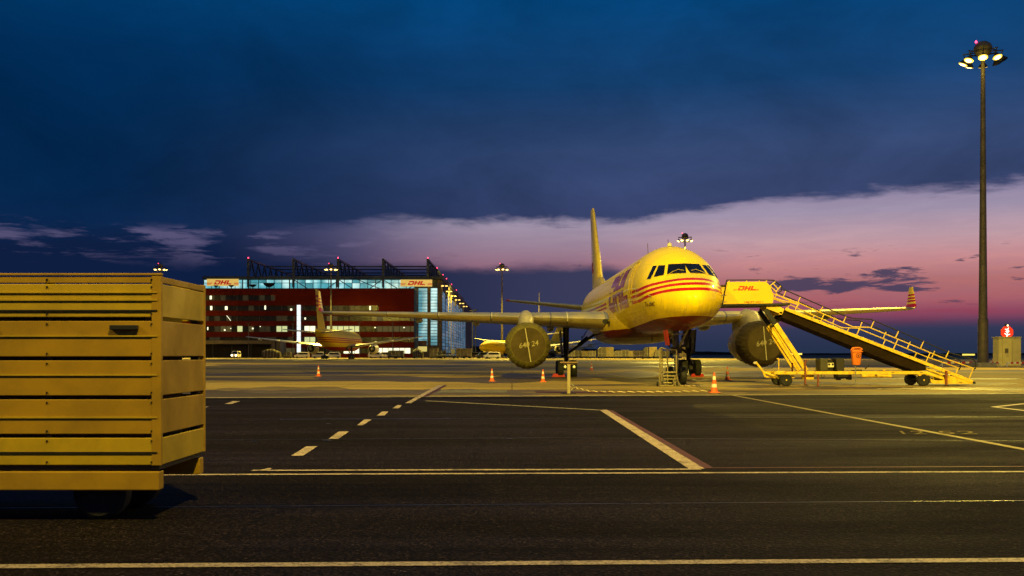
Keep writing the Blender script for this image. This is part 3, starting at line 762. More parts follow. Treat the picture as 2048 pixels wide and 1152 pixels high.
    for (s, z, w, h0) in ((15.4, 3.1, .12, .25), (15.8, 3.3, .34, .5), (16.8, 3.5, .44, .62), (18.0, 3.62, .46, .62), (19.4, 3.55, .36, .5), (21.0, 3.3, .14, .25)):
        prs.append([Vector((EX + w * math.cos(q), s, z - .15 + h0 * math.sin(q) * (1 if math.sin(q) > 0 else 2.2))) for q in [2 * math.pi * i / 20 for i in range(20)]])
    part('engine_pylon', MB().loft(prs), mat('pylon_paint', (.42, .38, .28), .45, var=.3, vscale=2), air, smooth=True, local=True)
    # tail plane
    part('tailplane', wing_mesh([(sg * .6, 38.2, 5.15, 4.6, .1), (sg * 7.2, 42.3, 6.0, 1.8, .09)]), M_wing, air, smooth=True, local=True)
    part('tailplane_tip', wing_mesh([(sg * 7.2, 42.3, 6.0, 1.8, .095), (sg * 7.45, 42.6, 6.03, 1.4, .05)]), M_red, air, smooth=True, local=True)
    # main gear
    gx, gs = sg * 3.9, 22.1
    part('main_gear_strut', MB().tube((gx, gs, .6), (gx, gs, 1.7), .13, n=12).tube((gx, gs, 1.5), (gx, gs - .1, 3.3), .19, n=12).beam((gx, gs - .9, .55), (gx, gs + .9, .55), .2, .22), M_dark, air, smooth=True, local=True)
    part('torque_link', MB().beam((gx, gs - .2, .75), (gx, gs - .55, 1.25), .1, .07).beam((gx, gs - .55, 1.25), (gx, gs - .2, 1.75), .1, .07), M_dark, air, local=True)
    part('side_brace', MB().tube((gx - sg * .1, gs, 1.5), (gx - sg * 1.9, gs - .1, 2.75), .085, n=8).tube((gx - sg * .8, gs, 2.0), (gx - sg * 1.4, gs, 2.5), .13, n=8), M_dark, air, local=True)
    part('gear_door', MB().box((gx + sg * .32, gs, 2.2), (.05, 1.5, 1.5), ry=R(4 * sg)), M_dark, air, local=True, bevel=.02)
    part('hydraulic_line', MB().path([(gx + .1, gs - .2, 3.0), (gx + .16, gs - .22, 2.0), (gx + .08, gs - .25, 1.3), (gx + .2, gs - .5, .8)], .02, 5), M_steel, air, local=True)
    for ax_ in (-.72, .72):
        for sx_ in (-.42, .42):
            wprof = [(-.17, .3), (-.19, .42), (-.175, .5), (-.12, .535), (.12, .535), (.175, .5), (.19, .42), (.17, .3)]
            wh = part('wheel', MB().lathe(wprof, c=(gx + sx_, gs + ax_, .535), axis='X', n=28), M_black, air, smooth=True, local=True)
            part('rim', MB().lathe([(-.15, .28), (-.08, .1), (.08, .1), (.15, .28)], c=(gx + sx_, gs + ax_, .535), axis='X', n=16), M_grey, wh, smooth=True, local=True)
# fin
part('tail_fin', MB().loft([[Vector((ch * th * b, s + ch * a, z)) for a, b in AF] for z, s, ch, th in ((6.0, 36.2, 7.6, .11), (8.0, 37.9, 6.4, .1), (13.6, 42.6, 3.0, .095), (13.8, 43.0, 2.4, .05))]), M_yel, air, smooth=True, local=True)
part('fin_fillet', MB().loft([[Vector((w * math.cos(q), s, z + h0 * math.sin(q))) for q in [math.pi * 2 * i / 16 for i in range(16)]] for s, z, w, h0 in ((33.5, 6.5, .1, .1), (35.5, 6.6, .3, .4), (37.5, 6.7, .42, .9), (40, 6.6, .4, .6))]), M_yel, air, smooth=True, local=True)
def finlogo(x, y):
    s = 43.4 - x * .72; z = 8.1 + y * .9; u = (z - 8.0) / 5.6; s0 = 37.9 + 4.7 * u; ch = 6.4 - 3.4 * u; a = max(0, min(1, (s - s0) / ch))
    return Vector((-(5 * (.2969 * math.sqrt(a) - .126 * a - .3516 * a * a + .2843 * a ** 3 - .1036 * a ** 4) * ch * .1 + .02), s, z))
part('fin_logo', grid_on_skin(LOGO, finlogo, 3, 4), M_redlogo, air, local=True)
# antennas and small things on the crown
part('antenna', MB().tube((0, 6.8, 6.6), (.02, 7.0, 7.0), .015, n=5), M_dark, air, local=True)
part('antenna', MB().tube((-.65, 9.0, 6.45), (-.65, 9.1, 7.05), .015, n=5), M_dark, air, local=True)
part('beacon', MB().lathe([(6.55, .12), (6.68, .1), (6.74, .03)], c=(-.1, 5.9, 0), n=10), M_white2, air, local=True)
for sg in (-1, 1):
    for dz in (0, -.28):
        p = surf(2.3, sg * 1.45, 4.0 + dz, .0)
        part('pitot_probe', MB().path([p, p + Vector((sg * .12, -.02, 0)), p + Vector((sg * .14, -.25, 0))], .02, 5), M_steel, air, local=True)
part('blade_antenna', MB().beam((.0, 12, 2.5), (0, 12.1, 2.15), .02, .2), M_dark, air, local=True)
# nose gear
gy = 5.0
part('nose_gear_strut', MB().tube((0, gy, .5), (0, gy, 1.5), .09, n=12).tube((0, gy, 1.3), (0, gy + .1, 2.6), .15, n=12).tube((-.55, gy, .48), (.55, gy, .48), .07, n=8), M_grey, air, smooth=True, local=True)
part('drag_brace', MB().beam((-.05, gy, 1.55), (-.38, gy - 1.0, 2.6), .09, .07).beam((.05, gy, 1.55), (.38, gy - 1.0, 2.6), .09, .07).beam((-.3, gy - .8, 2.35), (.3, gy - .8, 2.35), .06, .06), M_grey, air, local=True)
part('torque_link', MB().beam((0, gy - .1, .65), (0, gy - .42, 1.0), .12, .05).beam((0, gy - .42, 1.0), (0, gy - .12, 1.4), .12, .05), M_grey, air, local=True)
part('steering_unit', MB().box((0, gy - .08, 1.62), (.5, .3, .3)).tube((-.3, gy, 1.75), (-.3, gy, 2.3), .05, n=6).tube((.3, gy, 1.75), (.3, gy, 2.3), .05, n=6), M_dark, air, local=True, bevel=.02)
part('taxi_light', MB().tube((.22, gy - .22, 1.95), (.22, gy - .32, 1.95), .1, n=12), M_steel, air, local=True)
part('gear_door', MB().box((-.52, gy - .5, 2.2), (.06, .95, .72), ry=R(-8)), mat('red_gear_door', (.6, .05, .02), .45, var=.2), air, 'bright red nose gear door', local=True, bevel=.02)
part('gear_door', MB().box((.52, gy + .3, 2.15), (.06, 1.7, .8), ry=R(8)), M_dark, air, local=True, bevel=.02)
for sx_ in (-.3, .3):
    wh = part('wheel', MB().lathe([(-.13, .22), (-.15, .33), (-.13, .41), (-.08, .44), (.08, .44), (.13, .41), (.15, .33), (.13, .22)], c=(sx_, gy, .44), axis='X', n=28), M_black, air, smooth=True, local=True)
    part('rim', MB().lathe([(-.11, .21), (-.05, .08), (.05, .08), (.11, .21)], c=(sx_, gy, .44), axis='X', n=16), M_grey, wh, smooth=True, local=True)

# ------------------------------------------------------------------ chocks, cones, stanchion, rope, steps
def ground_xy(px, d): return Vector(((px - 1024) * d / F, d, 0))
for px, d, lb, k in ((1117, 62.6, 'red wheel chock under the left-hand main landing gear', 0), (1395, 62.9, 'red wheel chock under the right-hand main landing gear', 0)):
    c = ground_xy(px, d)
    o = part('wheel_chock', MB().slab([(c.x - .42, c.y - .05, 0), (c.x + .42, c.y - .05, 0), (c.x + .34, c.y - .05, .2), (c.x - .34, c.y - .05, .2)], .22), M_red)
    tag(o, lb, 'wheel chock', 'red wheel chocks at the main wheels')
def cone(px, py, top, label, grey_bands=0):
    g = G(px, py); hgt = (py - top) * g.y / F
    r = thing('traffic_cone', label, 'traffic cone', g, 'orange and white traffic cones on the apron')
    k = hgt / .75
    part('cone_base', MB().bb(-.19 * k, .19 * k, -.19 * k, .19 * k, 0, .035), M_orange, r, local=True, bevel=.01)
    rad = lambda z: (.135 - .105 * z / .75) * k
    bands = [(.035, .2, 0), (.2, .33, 1), (.33, .48, 0), (.48, .62, 1), (.62, .75, 0)]
    for a, b, w in bands:
        if w and grey_bands: mm = mat('cone_grey_band', (.3, .28, .22), .6, var=.4, vscale=9)  # this cone gets grey bands instead of white
        else: mm = M_coneW if w else M_orange
        e = .002 if w else 0
        part('cone_band' if w else 'cone_body', MB().lathe([(a * k, rad(a) + e), (b * k, rad(b) + e)], n=20), mm, r, smooth=True, local=True)
    return r
cone(637, 752.5, 731, 'traffic cone standing alone far left, below the tail of the parked jet')
cone(984, 762.5, 737, 'traffic cone left of the olive engine cover')
cone(1086, 764, 738.5, 'traffic cone right below the left engine cover, beside the stanchion')
cone(1183, 740.5, 724, 'small far traffic cone between the main landing gear and the nose gear')
cone(1428.5, 785.5, 745, 'nearest and largest traffic cone, where the rope ends')
cone(1455, 760, 733.5, 'grey-banded traffic cone between the nose gear and the stairs', 1)
cone(1985, 725.5, 716.5, 'tiny traffic cone behind the barrier, between mast and cabinet')
cone(1911, 727, 716, 'tiny traffic cone seen through the stair handrail')
cone(2040, 729, 717, 'tiny traffic cone behind the right-hand barrier')
# stanchion
g = G(1137.5, 788)
s_ = thing('stanchion', 'steel post with a wide flat head, rope tied to its foot', 'stanchion', g)
M_post = mat('brass_tinted_steel', (.42, .36, .22), .4, .5, var=.35, vscale=6)
part('post', MB().bb(-.055, .055, -.055, .055, .02, 1.12), M_post, s_, local=True, bevel=.008)
part('base_plate', MB().bb(-.25, .25, -.2, .2, 0, .025), M_dark, s_, local=True)
part('head_plate', MB().box((0, 0, 1.14), (.62, .22, .05)).box((0, 0, 1.09), (.36, .1, .06)), mat('rusty_plate', (.2, .12, .06), .6, var=.4), s_, local=True, bevel=.008)
for x in (-.13, .19):
    part('reflector', MB().lathe([(-.05, .02), (-.04, .045), (.02, .05), (.04, .02)], c=(x, -.02, .98), axis='Y', n=12), mat('white_reflector', (.8, .78, .65), .2, var=0), s_, smooth=True, local=True)
part('crank', MB().path([(.055, 0, .35), (.13, 0, .35), (.13, 0, .3), (.2, 0, .3)], .012).path([(.06, 0, .12), (.14, 0, .16), (.17, 0, .08)], .014), M_steel, s_, local=True)
def rope(pts, label, r=.03):
    # a laid rope: three strands twisting round the path
    ctr = []
    for k in range(len(pts) - 1):
        for i in range(14): ctr.append(pts[k].lerp(pts[k + 1], i / 14))
    ctr.append(pts[-1]); dist = 0; dense = []
    fine = []
    for a, b in zip(ctr[:-1], ctr[1:]):
        n = max(1, int((b - a).length / .05))
        for i in range(n): fine.append(a.lerp(b, i / n))
    for m_ in range(2):
        fine = [fine[0]] + [(fine[i - 1] + fine[i] * 2 + fine[i + 1]) / 4 for i in range(1, len(fine) - 1)] + [fine[-1]]
    root = thing('rope', label, 'rope', pts[0])
    for j in range(2):
        rings = []; dist = 0
        for i in range(len(fine) - 1):
            d = (fine[i + 1] - fine[i]); dist += d.length; d.normalize(); u = Vector((-d.y, d.x, 0)).normalized(); w = d.cross(u)
            a = dist * 2 * math.pi / .36 + j * math.pi; c = fine[i] + (u * math.cos(a) + w * math.sin(a)) * r * .55
            rings.append([c + (u * math.cos(q) + w * math.sin(q)) * r * .6 for q in (0, 1.26, 2.5, 3.77, 5.0)])
        part('rope_strand', MB().loft(rings), mat('pale_strand', (.6, .5, .3), .8, var=.2) if j else mat('brown_strand', (.2, .13, .06), .85, var=.2), root, smooth=True)
    return root
rope([G(1143, 785) + Vector((0, 0, .12)), G(1152, 783) + Vector((0, 0, .14)), G(1180, 784.5) + Vector((0, 0, .04)), G(1240, 786) + Vector((0, 0, .04)), G(1330, 785.5) + Vector((0, 0, .04)), G(1422, 784.5) + Vector((0, 0, .05))],
     'twisted two-tone rope lying along the apron edge from post to cone')
rope([G(1353, 764) + Vector((0, 0, .3)), G(1360, 772.5) + Vector((0, 0, .04)), G(1390, 773) + Vector((0, 0, .03)), G(1424, 776) + Vector((0, 0, .04))], 'short twisted rope running from the service steps to the cone', .025)

# service steps at the nose gear (d about 45.5)
D = 45.0
base = ground_xy(1334, D)
sv = thing('service_steps', 'small steel step ladder on castors beside the nose wheel', 'step ladder', base)
M_lad = mat('ladder_alloy', (.3, .25, .14), .45, .5, var=.3, vscale=8)
def px3(px, py, d): return P(px, py, d)
for (x, d0_, top) in ((1320, 44.9, 696), (1353, 44.9, 700), (1324, 45.8, 698), (1335, 45.8, 700)):
    part('upright', MB().tube(px3(x, 771, d0_), px3(x, top, d0_), .035, n=8), M_lad, sv, smooth=True)
for (ax_, ay, bx, by) in ((1326, 752, 1353, 752), (1326, 745, 1353, 744), (1327, 758, 1356, 758.5), (1327, 765.5, 1357, 766)):
    a, b = px3(ax_, ay, 44.8), px3(bx, by, 44.8)
    part('tread', MB().box((a + b) / 2 + Vector((0, .12, 0)), ((b - a).length, .26, .05)), M_lad, sv, bevel=.008)
part('handrail', MB().path([px3(1318, 699, 45.2), px3(1322, 695.5, 44.9), px3(1337, 699, 44.9), px3(1353, 700, 44.9)], .028).path([px3(1319, 723, 44.9), px3(1352, 724, 44.9)], .025), M_lad, sv)
part('frame', MB().path([px3(1318, 748, 44.7), px3(1320, 771, 44.7), px3(1357, 771, 44.7), px3(1353, 748, 44.7)], .03).path([px3(1346, 757, 44.6), px3(1350, 770, 44.6)], .04), M_lad, sv)
for x in (1315, 1354):
    c = ground_xy(x, 44.7)
    part('castor', MB().tube((c.x - .03, c.y, .1), (c.x + .03, c.y, .1), .1, n=14), M_black, sv, smooth=True)

# ------------------------------------------------------------------ passenger stairs
D = 44.8; WD = 1.5
stair = thing('passenger_stairs', 'yellow towable passenger stairs docked at the aircraft door', 'passenger stairs', ground_xy(1700, D))
def c3(x, y): return (1400 + x / 3.531, 520 + y / 3.531)       # from the enlarged study of the stairs
def SP(x, y, dd=0): px, py = c3(x, y); p = P(px, py, D); p.y += dd; return p
def bar(name, pts, w=.05, dd=0, m=None, depth=None, **k):
    mb = MB()
    for a, b in zip(pts[:-1], pts[1:]): mb.beam(SP(*a, dd), SP(*b, dd), depth or w, w, up=(0, -1, 0)) if False else mb.beam(SP(*a, dd), SP(*b, dd), w, depth or w, up=(0, 1, 0))
    return part(name, mb, m or M_yel2, stair, **k)
def slabp(name, pts, t, dd, m, **k): return part(name, MB().slab([SP(*p, dd) for p in pts], t), m, stair, **k)
for dd in (0, WD):
    bar('stringer', [(603, 345), (1925, 860)], .14, dd, depth=.07, bevel=.01)
    mb = MB().slab([SP(*p, dd + (.08 if dd == 0 else -.08)) for p in ((598, 350), (1600, 745), (1600, 778), (1530, 785), (1400, 740), (585, 405))], .05)
    part('side_skirt', mb, mat('dark_skirt', (.02, .012, .006), .8, var=.35, spec=.08), stair)
part('stair_underside', MB().add([SP(585, 408, .1), SP(1530, 785, .1), SP(1530, 785, WD - .1), SP(585, 408, WD - .1), SP(590, 395, .1), SP(1535, 770, .1), SP(1535, 770, WD - .1), SP(590, 395, WD - .1)],
     [(0, 1, 2, 3), (4, 5, 6, 7), (0, 1, 5, 4), (2, 3, 7, 6), (0, 3, 7, 4), (1, 2, 6, 5)]), mat('dark_underside', (.02, .012, .006), .8, var=.3, spec=.08), stair)
for k in range(19):
    u = k / 18; a = SP(640 + (1900 - 640) * u, 350 + (842 - 350) * u)
    part('tread', MB().box((a.x, D + WD / 2, a.z - .02), (.34, WD - .1, .04)), M_grey, stair, bevel=.006)
YR = [(520, 240), (700, 305), (1080, 472), (1195, 476), (1390, 556), (1690, 682), (1930, 765), (1895, 852)]
BR = [(490, 142), (522, 143), (578, 186)]
BR2 = [(590, 207), (1035, 400), (1092, 414), (1205, 418), (1400, 500), (1770, 658), (1925, 700), (1945, 715), (1946, 760), (1932, 780)]
low = [(665, 368, 700, 300), (850, 438, 875, 386), (1105, 535, 1130, 476), (1362, 638, 1397, 560), (1592, 728, 1625, 655)]
upr = [(588, 262, 606, 220), (690, 305, 708, 262), (846, 372, 868, 328), (1012, 442, 1031, 398), (1208, 478, 1228, 432), (1382, 548, 1403, 502), (1558, 622, 1580, 572), (1736, 690, 1757, 643)]
for dd, mm in ((0, M_yel2), (WD, M_yel2)):
    mb = MB().path([SP(*p, dd) for p in YR], .026, 7); part('guard_rail', mb, M_yel2, stair, smooth=True)
    mb = MB().path([SP(*p, dd) for p in BR2], .026, 7); part('handrail', mb, M_black, stair, smooth=True)
    for a, b, c, d in low: part('rail_post', MB().tube(SP(a, b, dd), SP(c, d, dd), .024, n=7), mm, stair, smooth=True)
    for a, b, c, d in upr: part('rail_post', MB().tube(SP(a, b, dd), SP(c, d, dd), .024, n=7), mm, stair, smooth=True)
# platform
deck = slabp('platform_deck', [(137, 312), (635, 304), (637, 318), (450, 322), (137, 326)], 2.2, -.02, M_dark)
panel = slabp('side_panel', [(190, 155), (465, 153), (492, 180), (520, 250), (513, 306), (159, 311)], .05, -.03, mat('panel_yellow', (.86, .55, .008), .3, coat=.2, var=.12, vscale=1.5), bevel=.006)
slabp('side_panel', [(190, 155), (465, 153), (492, 180), (520, 250), (513, 306), (159, 311)], .05, 2.1, M_yel2, bevel=.006)
fn = lambda x, y: SP(263 + (x + .0) * 27.5, 215 - y * 31, -.04)
part('logo_lettering', MB().add([], []).add([], []) if False else logo_flat(fn, False), M_redlogo, panel)
lm = MB()
for p in LINES: lm.add([SP(258 + (x if x < 0 else x + .1) * 27.5, 215 - y * 31, -.036) for x, y in p], [(0, 1, 2, 3)])
part('logo_lines', lm, M_redlogo, panel)
part('id_lettering', text_on(MB(), 'LEJ-ST-0011', lambda u, v: SP(312 + 132 * u, 305 - 13.5 * v, -.042), off=.025), mat('dark_red_print', (.3, .02, .01), .6, var=0), panel)
part('panel_edge_trim', MB().path([SP(186, 152, -.04), SP(156, 320, -.04)], .035, 6).path([SP(137, 322, -.05), SP(470, 320, -.05)], .035, 6), M_black, stair)
slabp('bridge_panel', [(139, 172), (186, 170), (160, 300), (139, 302)], .05, 1.4, M_yel2)
slabp('bridge_flap', [(137, 250), (158, 252), (156, 312), (137, 312)], .9, .4, M_yel2)
part('canopy_rail', MB().path([SP(*p, 0) for p in [(188, 158), (188, 142), (400, 141), (520, 143), (578, 186), (576, 218), (548, 232)]], .026, 7), M_black, stair, smooth=True)
part('canopy_rail', MB().path([SP(*p, 2.0) for p in [(140, 178), (140, 165), (400, 143), (520, 145), (575, 186), (560, 215)]], .026, 7), M_black, stair, smooth=True)
for a, b in (((205, 158), (205, 145)), ((330, 158), (330, 145)), ((418, 156), (418, 145)), ((470, 155), (470, 145)), ((495, 182), (535, 150)), ((535, 225), (572, 182)), ((495, 182), (540, 228)), ((515, 165), (555, 208))):
    part('rail_post', MB().tube(SP(*a), SP(*b), .024, n=6), M_yel2, stair)
part('hose_loop', MB().path([SP(515, 235), SP(510, 252), SP(520, 268), SP(600, 292), SP(640, 300)], .03).path([SP(530, 240), SP(700, 318), SP(640, 300)], .025), M_yel2, stair)
slabp('platform_hinge', [(480, 322), (545, 318), (600, 345), (585, 384), (470, 340)], .1, .1, M_yel2, bevel=.01)
slabp('platform_hinge', [(480, 322), (545, 318), (600, 345), (585, 384), (470, 340)], .1, 1.3, M_yel2, bevel=.01)
part('cross_beam', MB().beam(SP(575, 375, .1), SP(575, 375, WD - .1), .12, .12), M_yel2, stair)
# lifting legs
for dd in (.15, 1.3):
    bar('lift_arm', [(468, 348), (545, 460)], .2, dd, m=M_dark, depth=.1, bevel=.01)
    bar('lift_arm', [(540, 452), (758, 782)], .2, dd - .02, depth=.1, bevel=.01)
    bar('hydraulic_ram', [(530, 470), (715, 770)], .09, dd + .1, depth=.09)
part('cross_beam', MB().beam(SP(548, 466, .15), SP(548, 466, 1.35), .1, .1), M_dark, stair)
# chassis: near and far rails, cross members
def c8(x, y): return ((1480 + x / 7.314 - 1400) * 3.531, (690 + y / 7.314 - 520) * 3.531)
def c9(x, y): return ((1760 + x / 9.31 - 1400) * 3.531, (680 + y / 9.31 - 520) * 3.531)
RAIL = [c8(500, 388), c9(860, 578), c9(1190, 690), c9(1190, 740), c9(850, 636), c8(530, 430), c8(500, 430)]
RAIL2 = [c9(940, 715), c9(1000, 752), c9(1180, 752), c9(1260, 690), c9(1640, 768), c9(1725, 768), c9(1725, 820), c9(990, 812), c9(945, 780)]
for dd in (-.02, WD - .05):
    slabp('chassis_rail', RAIL, .1, dd, M_yel2, bevel=.008)
    slabp('chassis_foot', RAIL2, .08, dd + .01, M_yel2, bevel=.008)
    slabp('bumper', [c9(1727, 775), c9(1775, 775), c9(1775, 815), c9(1727, 815)], .14, dd, M_black)
    slabp('axle_hanger', [c9(680, 636), c9(900, 636), c9(900, 660), c9(740, 668)], .08, dd + .03, M_yel2)
    bar('stringer_brace', [c9(870, 540), c9(1180, 650)], .07, dd + .06, bevel=.006)
    bar('stringer_brace', [c9(1230, 660), c9(1560, 750)], .07, dd + .06, bevel=.006)
for x in (1560, 1610, 1680, 1760, 1850, 1935):
    a = P(x, 745.5 if x < 1900 else 765, D); part('cross_beam', MB().beam(a, a + Vector((0, WD, 0)), .08, .08), M_yel2, stair)
part('chassis_lower_tube', MB().path([SP(*c8(1850, 455), .6), SP(*c9(300, 675), .6)], .07, 8), M_yel2, stair)
# wheels
def wheel(pxx, dd, rr=.27):
    c = P(pxx, 0, D); c = Vector((c.x, D + dd, rr))
    w = part('wheel', MB().lathe([(-.1, rr * .55), (-.11, rr * .85), (-.08, rr), (.08, rr), (.11, rr * .85), (.1, rr * .55)], c=c, axis='Y', n=28), M_black, stair, smooth=True)
    part('rim', MB().lathe([(-.085, rr * .52), (-.05, rr * .4), (-.07, rr * .16), (-.12, rr * .1), (.09, rr * .1), (.09, rr * .5)], c=c, axis='Y', n=20), M_dark, w, smooth=True)
    part('hub', MB().lathe([(-.125, .01), (-.12, rr * .12), (-.09, rr * .14)], c=c, axis='Y', n=10), M_yel2, w, smooth=True)
for p_ in (1573, 1848):
    wheel(p_, .1); wheel(p_, WD)
    c = P(p_, 0, D); part('axle', MB().tube((c.x, D + .1, .27), (c.x, D + WD, .27), .05), M_dark, stair)
# tow bar raised towards the engine
part('tow_bar', MB().path([SP(*c8(290, 255), .7), SP(*c8(400, 400), .7)], .05, 8).path([SP(*c8(400, 400), .7), SP(*c8(600, 480), .3)], .055, 8).path([SP(*c8(400, 400), .7), SP(*c8(560, 455), 1.2)], .055, 8).path([SP(*c8(400, 400), .7), SP(*c8(430, 470), .7), SP(*c8(600, 480), .7)], .05, 8), M_yel2, stair, smooth=True)
slabp('tow_eye', [c8(245, 265), c8(265, 245), c8(300, 240), c8(310, 275), c8(270, 282)], .06, .67, M_white2, bevel=.01)
# jacks
for (x0, y0, y1, dd) in ((945, 215, 580, -.1), (848, 260, 400, .9), (1130, 430, 610, -.12)):
    q0, q1 = c8(x0, y0), c8(x0, y1)
    part('jack_leg', MB().beam(SP(*q0, dd), SP(*q1, dd), .07, .07), M_brown if y0 > 400 or x0 < 900 else M_brown, stair, bevel=.006)
q0, q1 = c9(1215, 570), c9(1215, 850)
part('jack_leg', MB().beam(SP(*q0, -.1), SP(*q1, -.1), .09, .09), M_brown, stair, bevel=.006)
for q in (c8(960, 585), c8(1130, 610), c9(1215, 850)):
    p = SP(*q, -.11); part('jack_foot', MB().box((p.x, p.y, p.z), (.16, .14, .04)), M_dark, stair)
part('jack_crank', MB().path([SP(*c8(960, 245), -.1), SP(*c8(985, 210), -.1)], .02, 5), M_brown, stair)
slabp('jack_bracket', [c8(935, 435), c8(1105, 435), c8(1100, 510), c8(940, 500)], .3, .2, M_yel2, bevel=.01)
slabp('mud_flap', [c8(740, 445), c8(812, 445), c8(812, 485), c8(760, 487)], .2, .2, M_yel2)
slabp('battery_box', [c8(1475, 435), c8(1690, 432), c8(1690, 490), c8(1475, 500)], .5, .5, M_dark, bevel=.01)
part('battery_box_feet', MB().slab([SP(*q, .5) for q in (c8(1490, 497), c8(1532, 497), c8(1528, 518), c8(1494, 518))], .4).slab([SP(*q, .5) for q in (c8(1648, 490), c8(1690, 490), c8(1686, 514), c8(1650, 514))], .4), M_dark, stair)
part('hose', MB().path([SP(*c8(1190, 435)), SP(*c8(1192, 465)), SP(*c8(1210, 480)), SP(*c8(1230, 465)), SP(*c8(1230, 435))], .014, 5).path([SP(*c8(400, 350), .6), SP(*c8(520, 342), .6), SP(*c8(570, 290), .6), SP(*c8(610, 220), .6)], .012, 5), M_black, stair)
part('marker_pole', MB().path([SP(*c8(637, 385), .8), SP(*c8(637, 200), .8), SP(*c8(605, 205), .8)], .025, 5), M_yel2, stair)
part('warning_lamp', MB().tube(SP(*c9(82, 578)), SP(*c9(82, 552)), .05, n=10), mat('amber_lens', (.9, .55, .02), .3, var=0), stair)
for (x, y) in ((660, 408), (830, 410), (1090, 412), (1600, 409)):
    a = SP(*c8(x, y), -.024); part('rating_plate', MB().box(a, (.11, .006, .03)), mat('dull_plate', (.2, .16, .05), .5), stair)
for (x, y) in ((235, 602), (763, 603), (1495, 787)):
    a = SP(*c9(x, y), -.03); part('rating_plate', MB().box(a, (.13, .006, .03)), MATS['dull_plate'], stair)
for k in range(22):
    u = (k + .5) / 22; a = SP(640 + 1270 * u, 352 + 497 * u + 3, -.037)
    part('bolt', MB().box(a, (.03, .01, .03)), M_dark, stair)
part('drive_unit', MB().slab([SP(*q, .5) for q in (c8(1718, 385), c8(1718, 372), c8(1745, 372), c8(1830, 360), c8(1850, 385))], .4).path([SP(*c8(1885, 355), .5), SP(*c8(1915, 325), .5), SP(*c8(1945, 298), .5)], .03, 5), M_dark, stair)
# generator with its two covers stands on the chassis
gen = thing('generator', 'dark portable power unit with white socket box on the stairs chassis', 'generator', SP(*c8(1385, 383), .7))
part('housing', MB().slab([SP(*q, .3) for q in (c8(1208, 200), c8(1318, 200), c8(1318, 383), c8(1208, 383))], .75), mat('olive_box', (.06, .055, .03), .5, var=.3), gen, bevel=.02)
part('housing', MB().slab([SP(*q, .3) for q in (c8(1438, 196), c8(1560, 196), c8(1560, 383), c8(1452, 383))], .75), mat('black_box', (.025, .022, .02), .5, var=.3), gen, bevel=.02)
part('motor', MB().slab([SP(*q, .5) for q in (c8(1318, 210), c8(1405, 210), c8(1412, 383), c8(1318, 383))], .5), M_dark, gen, bevel=.02)
part('socket_box', MB().slab([SP(*q, .42) for q in (c8(1328, 265), c8(1416, 262), c8(1420, 328), c8(1330, 330))], .08), mat('ivory_plastic', (.75, .7, .45), .4, var=.1), gen, bevel=.015)
for x in (1348, 1398): part('socket', MB().tube(SP(*c8(x, 285), .42), SP(*c8(x, 285), .40), .045, n=12), M_black, gen)
# litter bin on its pole
bn_ = thing('litter_bin', 'orange plastic litter bin on a thin pole, round emblem on front', 'litter bin', ground_xy(1480 + 1712 / 7.314, 44.3))
BD = 44.3
def BP(x, y, dd=0): px, py = 1480 + x / 7.314, 690 + y / 7.314; p = P(px, py, BD); p.y += dd; return p
M_bin = mat('orange_plastic', (.78, .2, .03), .42, var=.12)
rings = []
for (y, xa, xb, dp_) in ((294, 1672, 1762, .2), (285, 1660, 1775, .24), (100, 1645, 1788, .34), (70, 1642, 1792, .37), (66, 1642, 1792, .37)):
    a, b = BP(xa, y), BP(xb, y); cx, w = (a.x + b.x) / 2, (b.x - a.x) / 2
    rings.append([Vector((cx + w * math.copysign(abs(math.cos(q)) ** .45, math.cos(q)), BD + .15 + dp_ / 2 * math.copysign(abs(math.sin(q)) ** .45, math.sin(q)), a.z)) for q in [2 * math.pi * i / 32 for i in range(32)]])
part('bin_body', MB().loft(rings), M_bin, bn_, smooth=True, angle=50)
part('bin_rim', MB().path([BP(1642, 96, -.04), BP(1792, 96, -.04)], .02, 6), M_bin, bn_)
hood = MB().path([BP(1648, 70, .15), BP(1656, 48, .15), BP(1690, 40, .15), BP(1750, 40, .15), BP(1780, 48, .15), BP(1788, 70, .15)], .035, 8).path([BP(1648, 70, -.0), BP(1656, 50, .0), BP(1690, 43, .0), BP(1750, 43, .0), BP(1780, 50, .0), BP(1788, 70, .0)], .025, 8)
part('bin_hood', hood, M_bin, bn_, smooth=True)
part('bin_opening', MB().slab([BP(x, y, .04) for x, y in ((1670, 74), (1675, 58), (1700, 50), (1745, 50), (1768, 58), (1775, 74))], .2), M_black, bn_)
em = MB(); cc = BP(1727, 155, -.035)
for i in range(24):
    a, b = 2 * math.pi * i / 24, 2 * math.pi * (i + 1) / 24
    em.add([cc + Vector((r_ * math.cos(q), 0, r_ * math.sin(q))) for r_, q in ((.1, a), (.1, b), (.084, b), (.084, a))], [(0, 1, 2, 3)])
em.add([cc + Vector(v) for v in ((-.03, 0, -.03), (.0, 0, -.05), (.015, 0, .0), (-.01, 0, .02))], [(0, 1, 2, 3)]); em.add([cc + Vector(v) for v in ((.01, 0, -.045), (.035, 0, -.03), (.03, 0, .02), (.012, 0, .01))], [(0, 1, 2, 3)])
em.add([cc + Vector(v) for v in ((-.03, 0, .02), (-.012, 0, .012), (.0, 0, .045), (-.02, 0, .05))], [(0, 1, 2, 3)])
part('bin_emblem', em, M_dark, bn_)
a = BP(1708, 298, .15); part('bin_pole', MB().tube((a.x, BD + .15, 0), a, .025, n=8), M_grey, bn_, smooth=True)

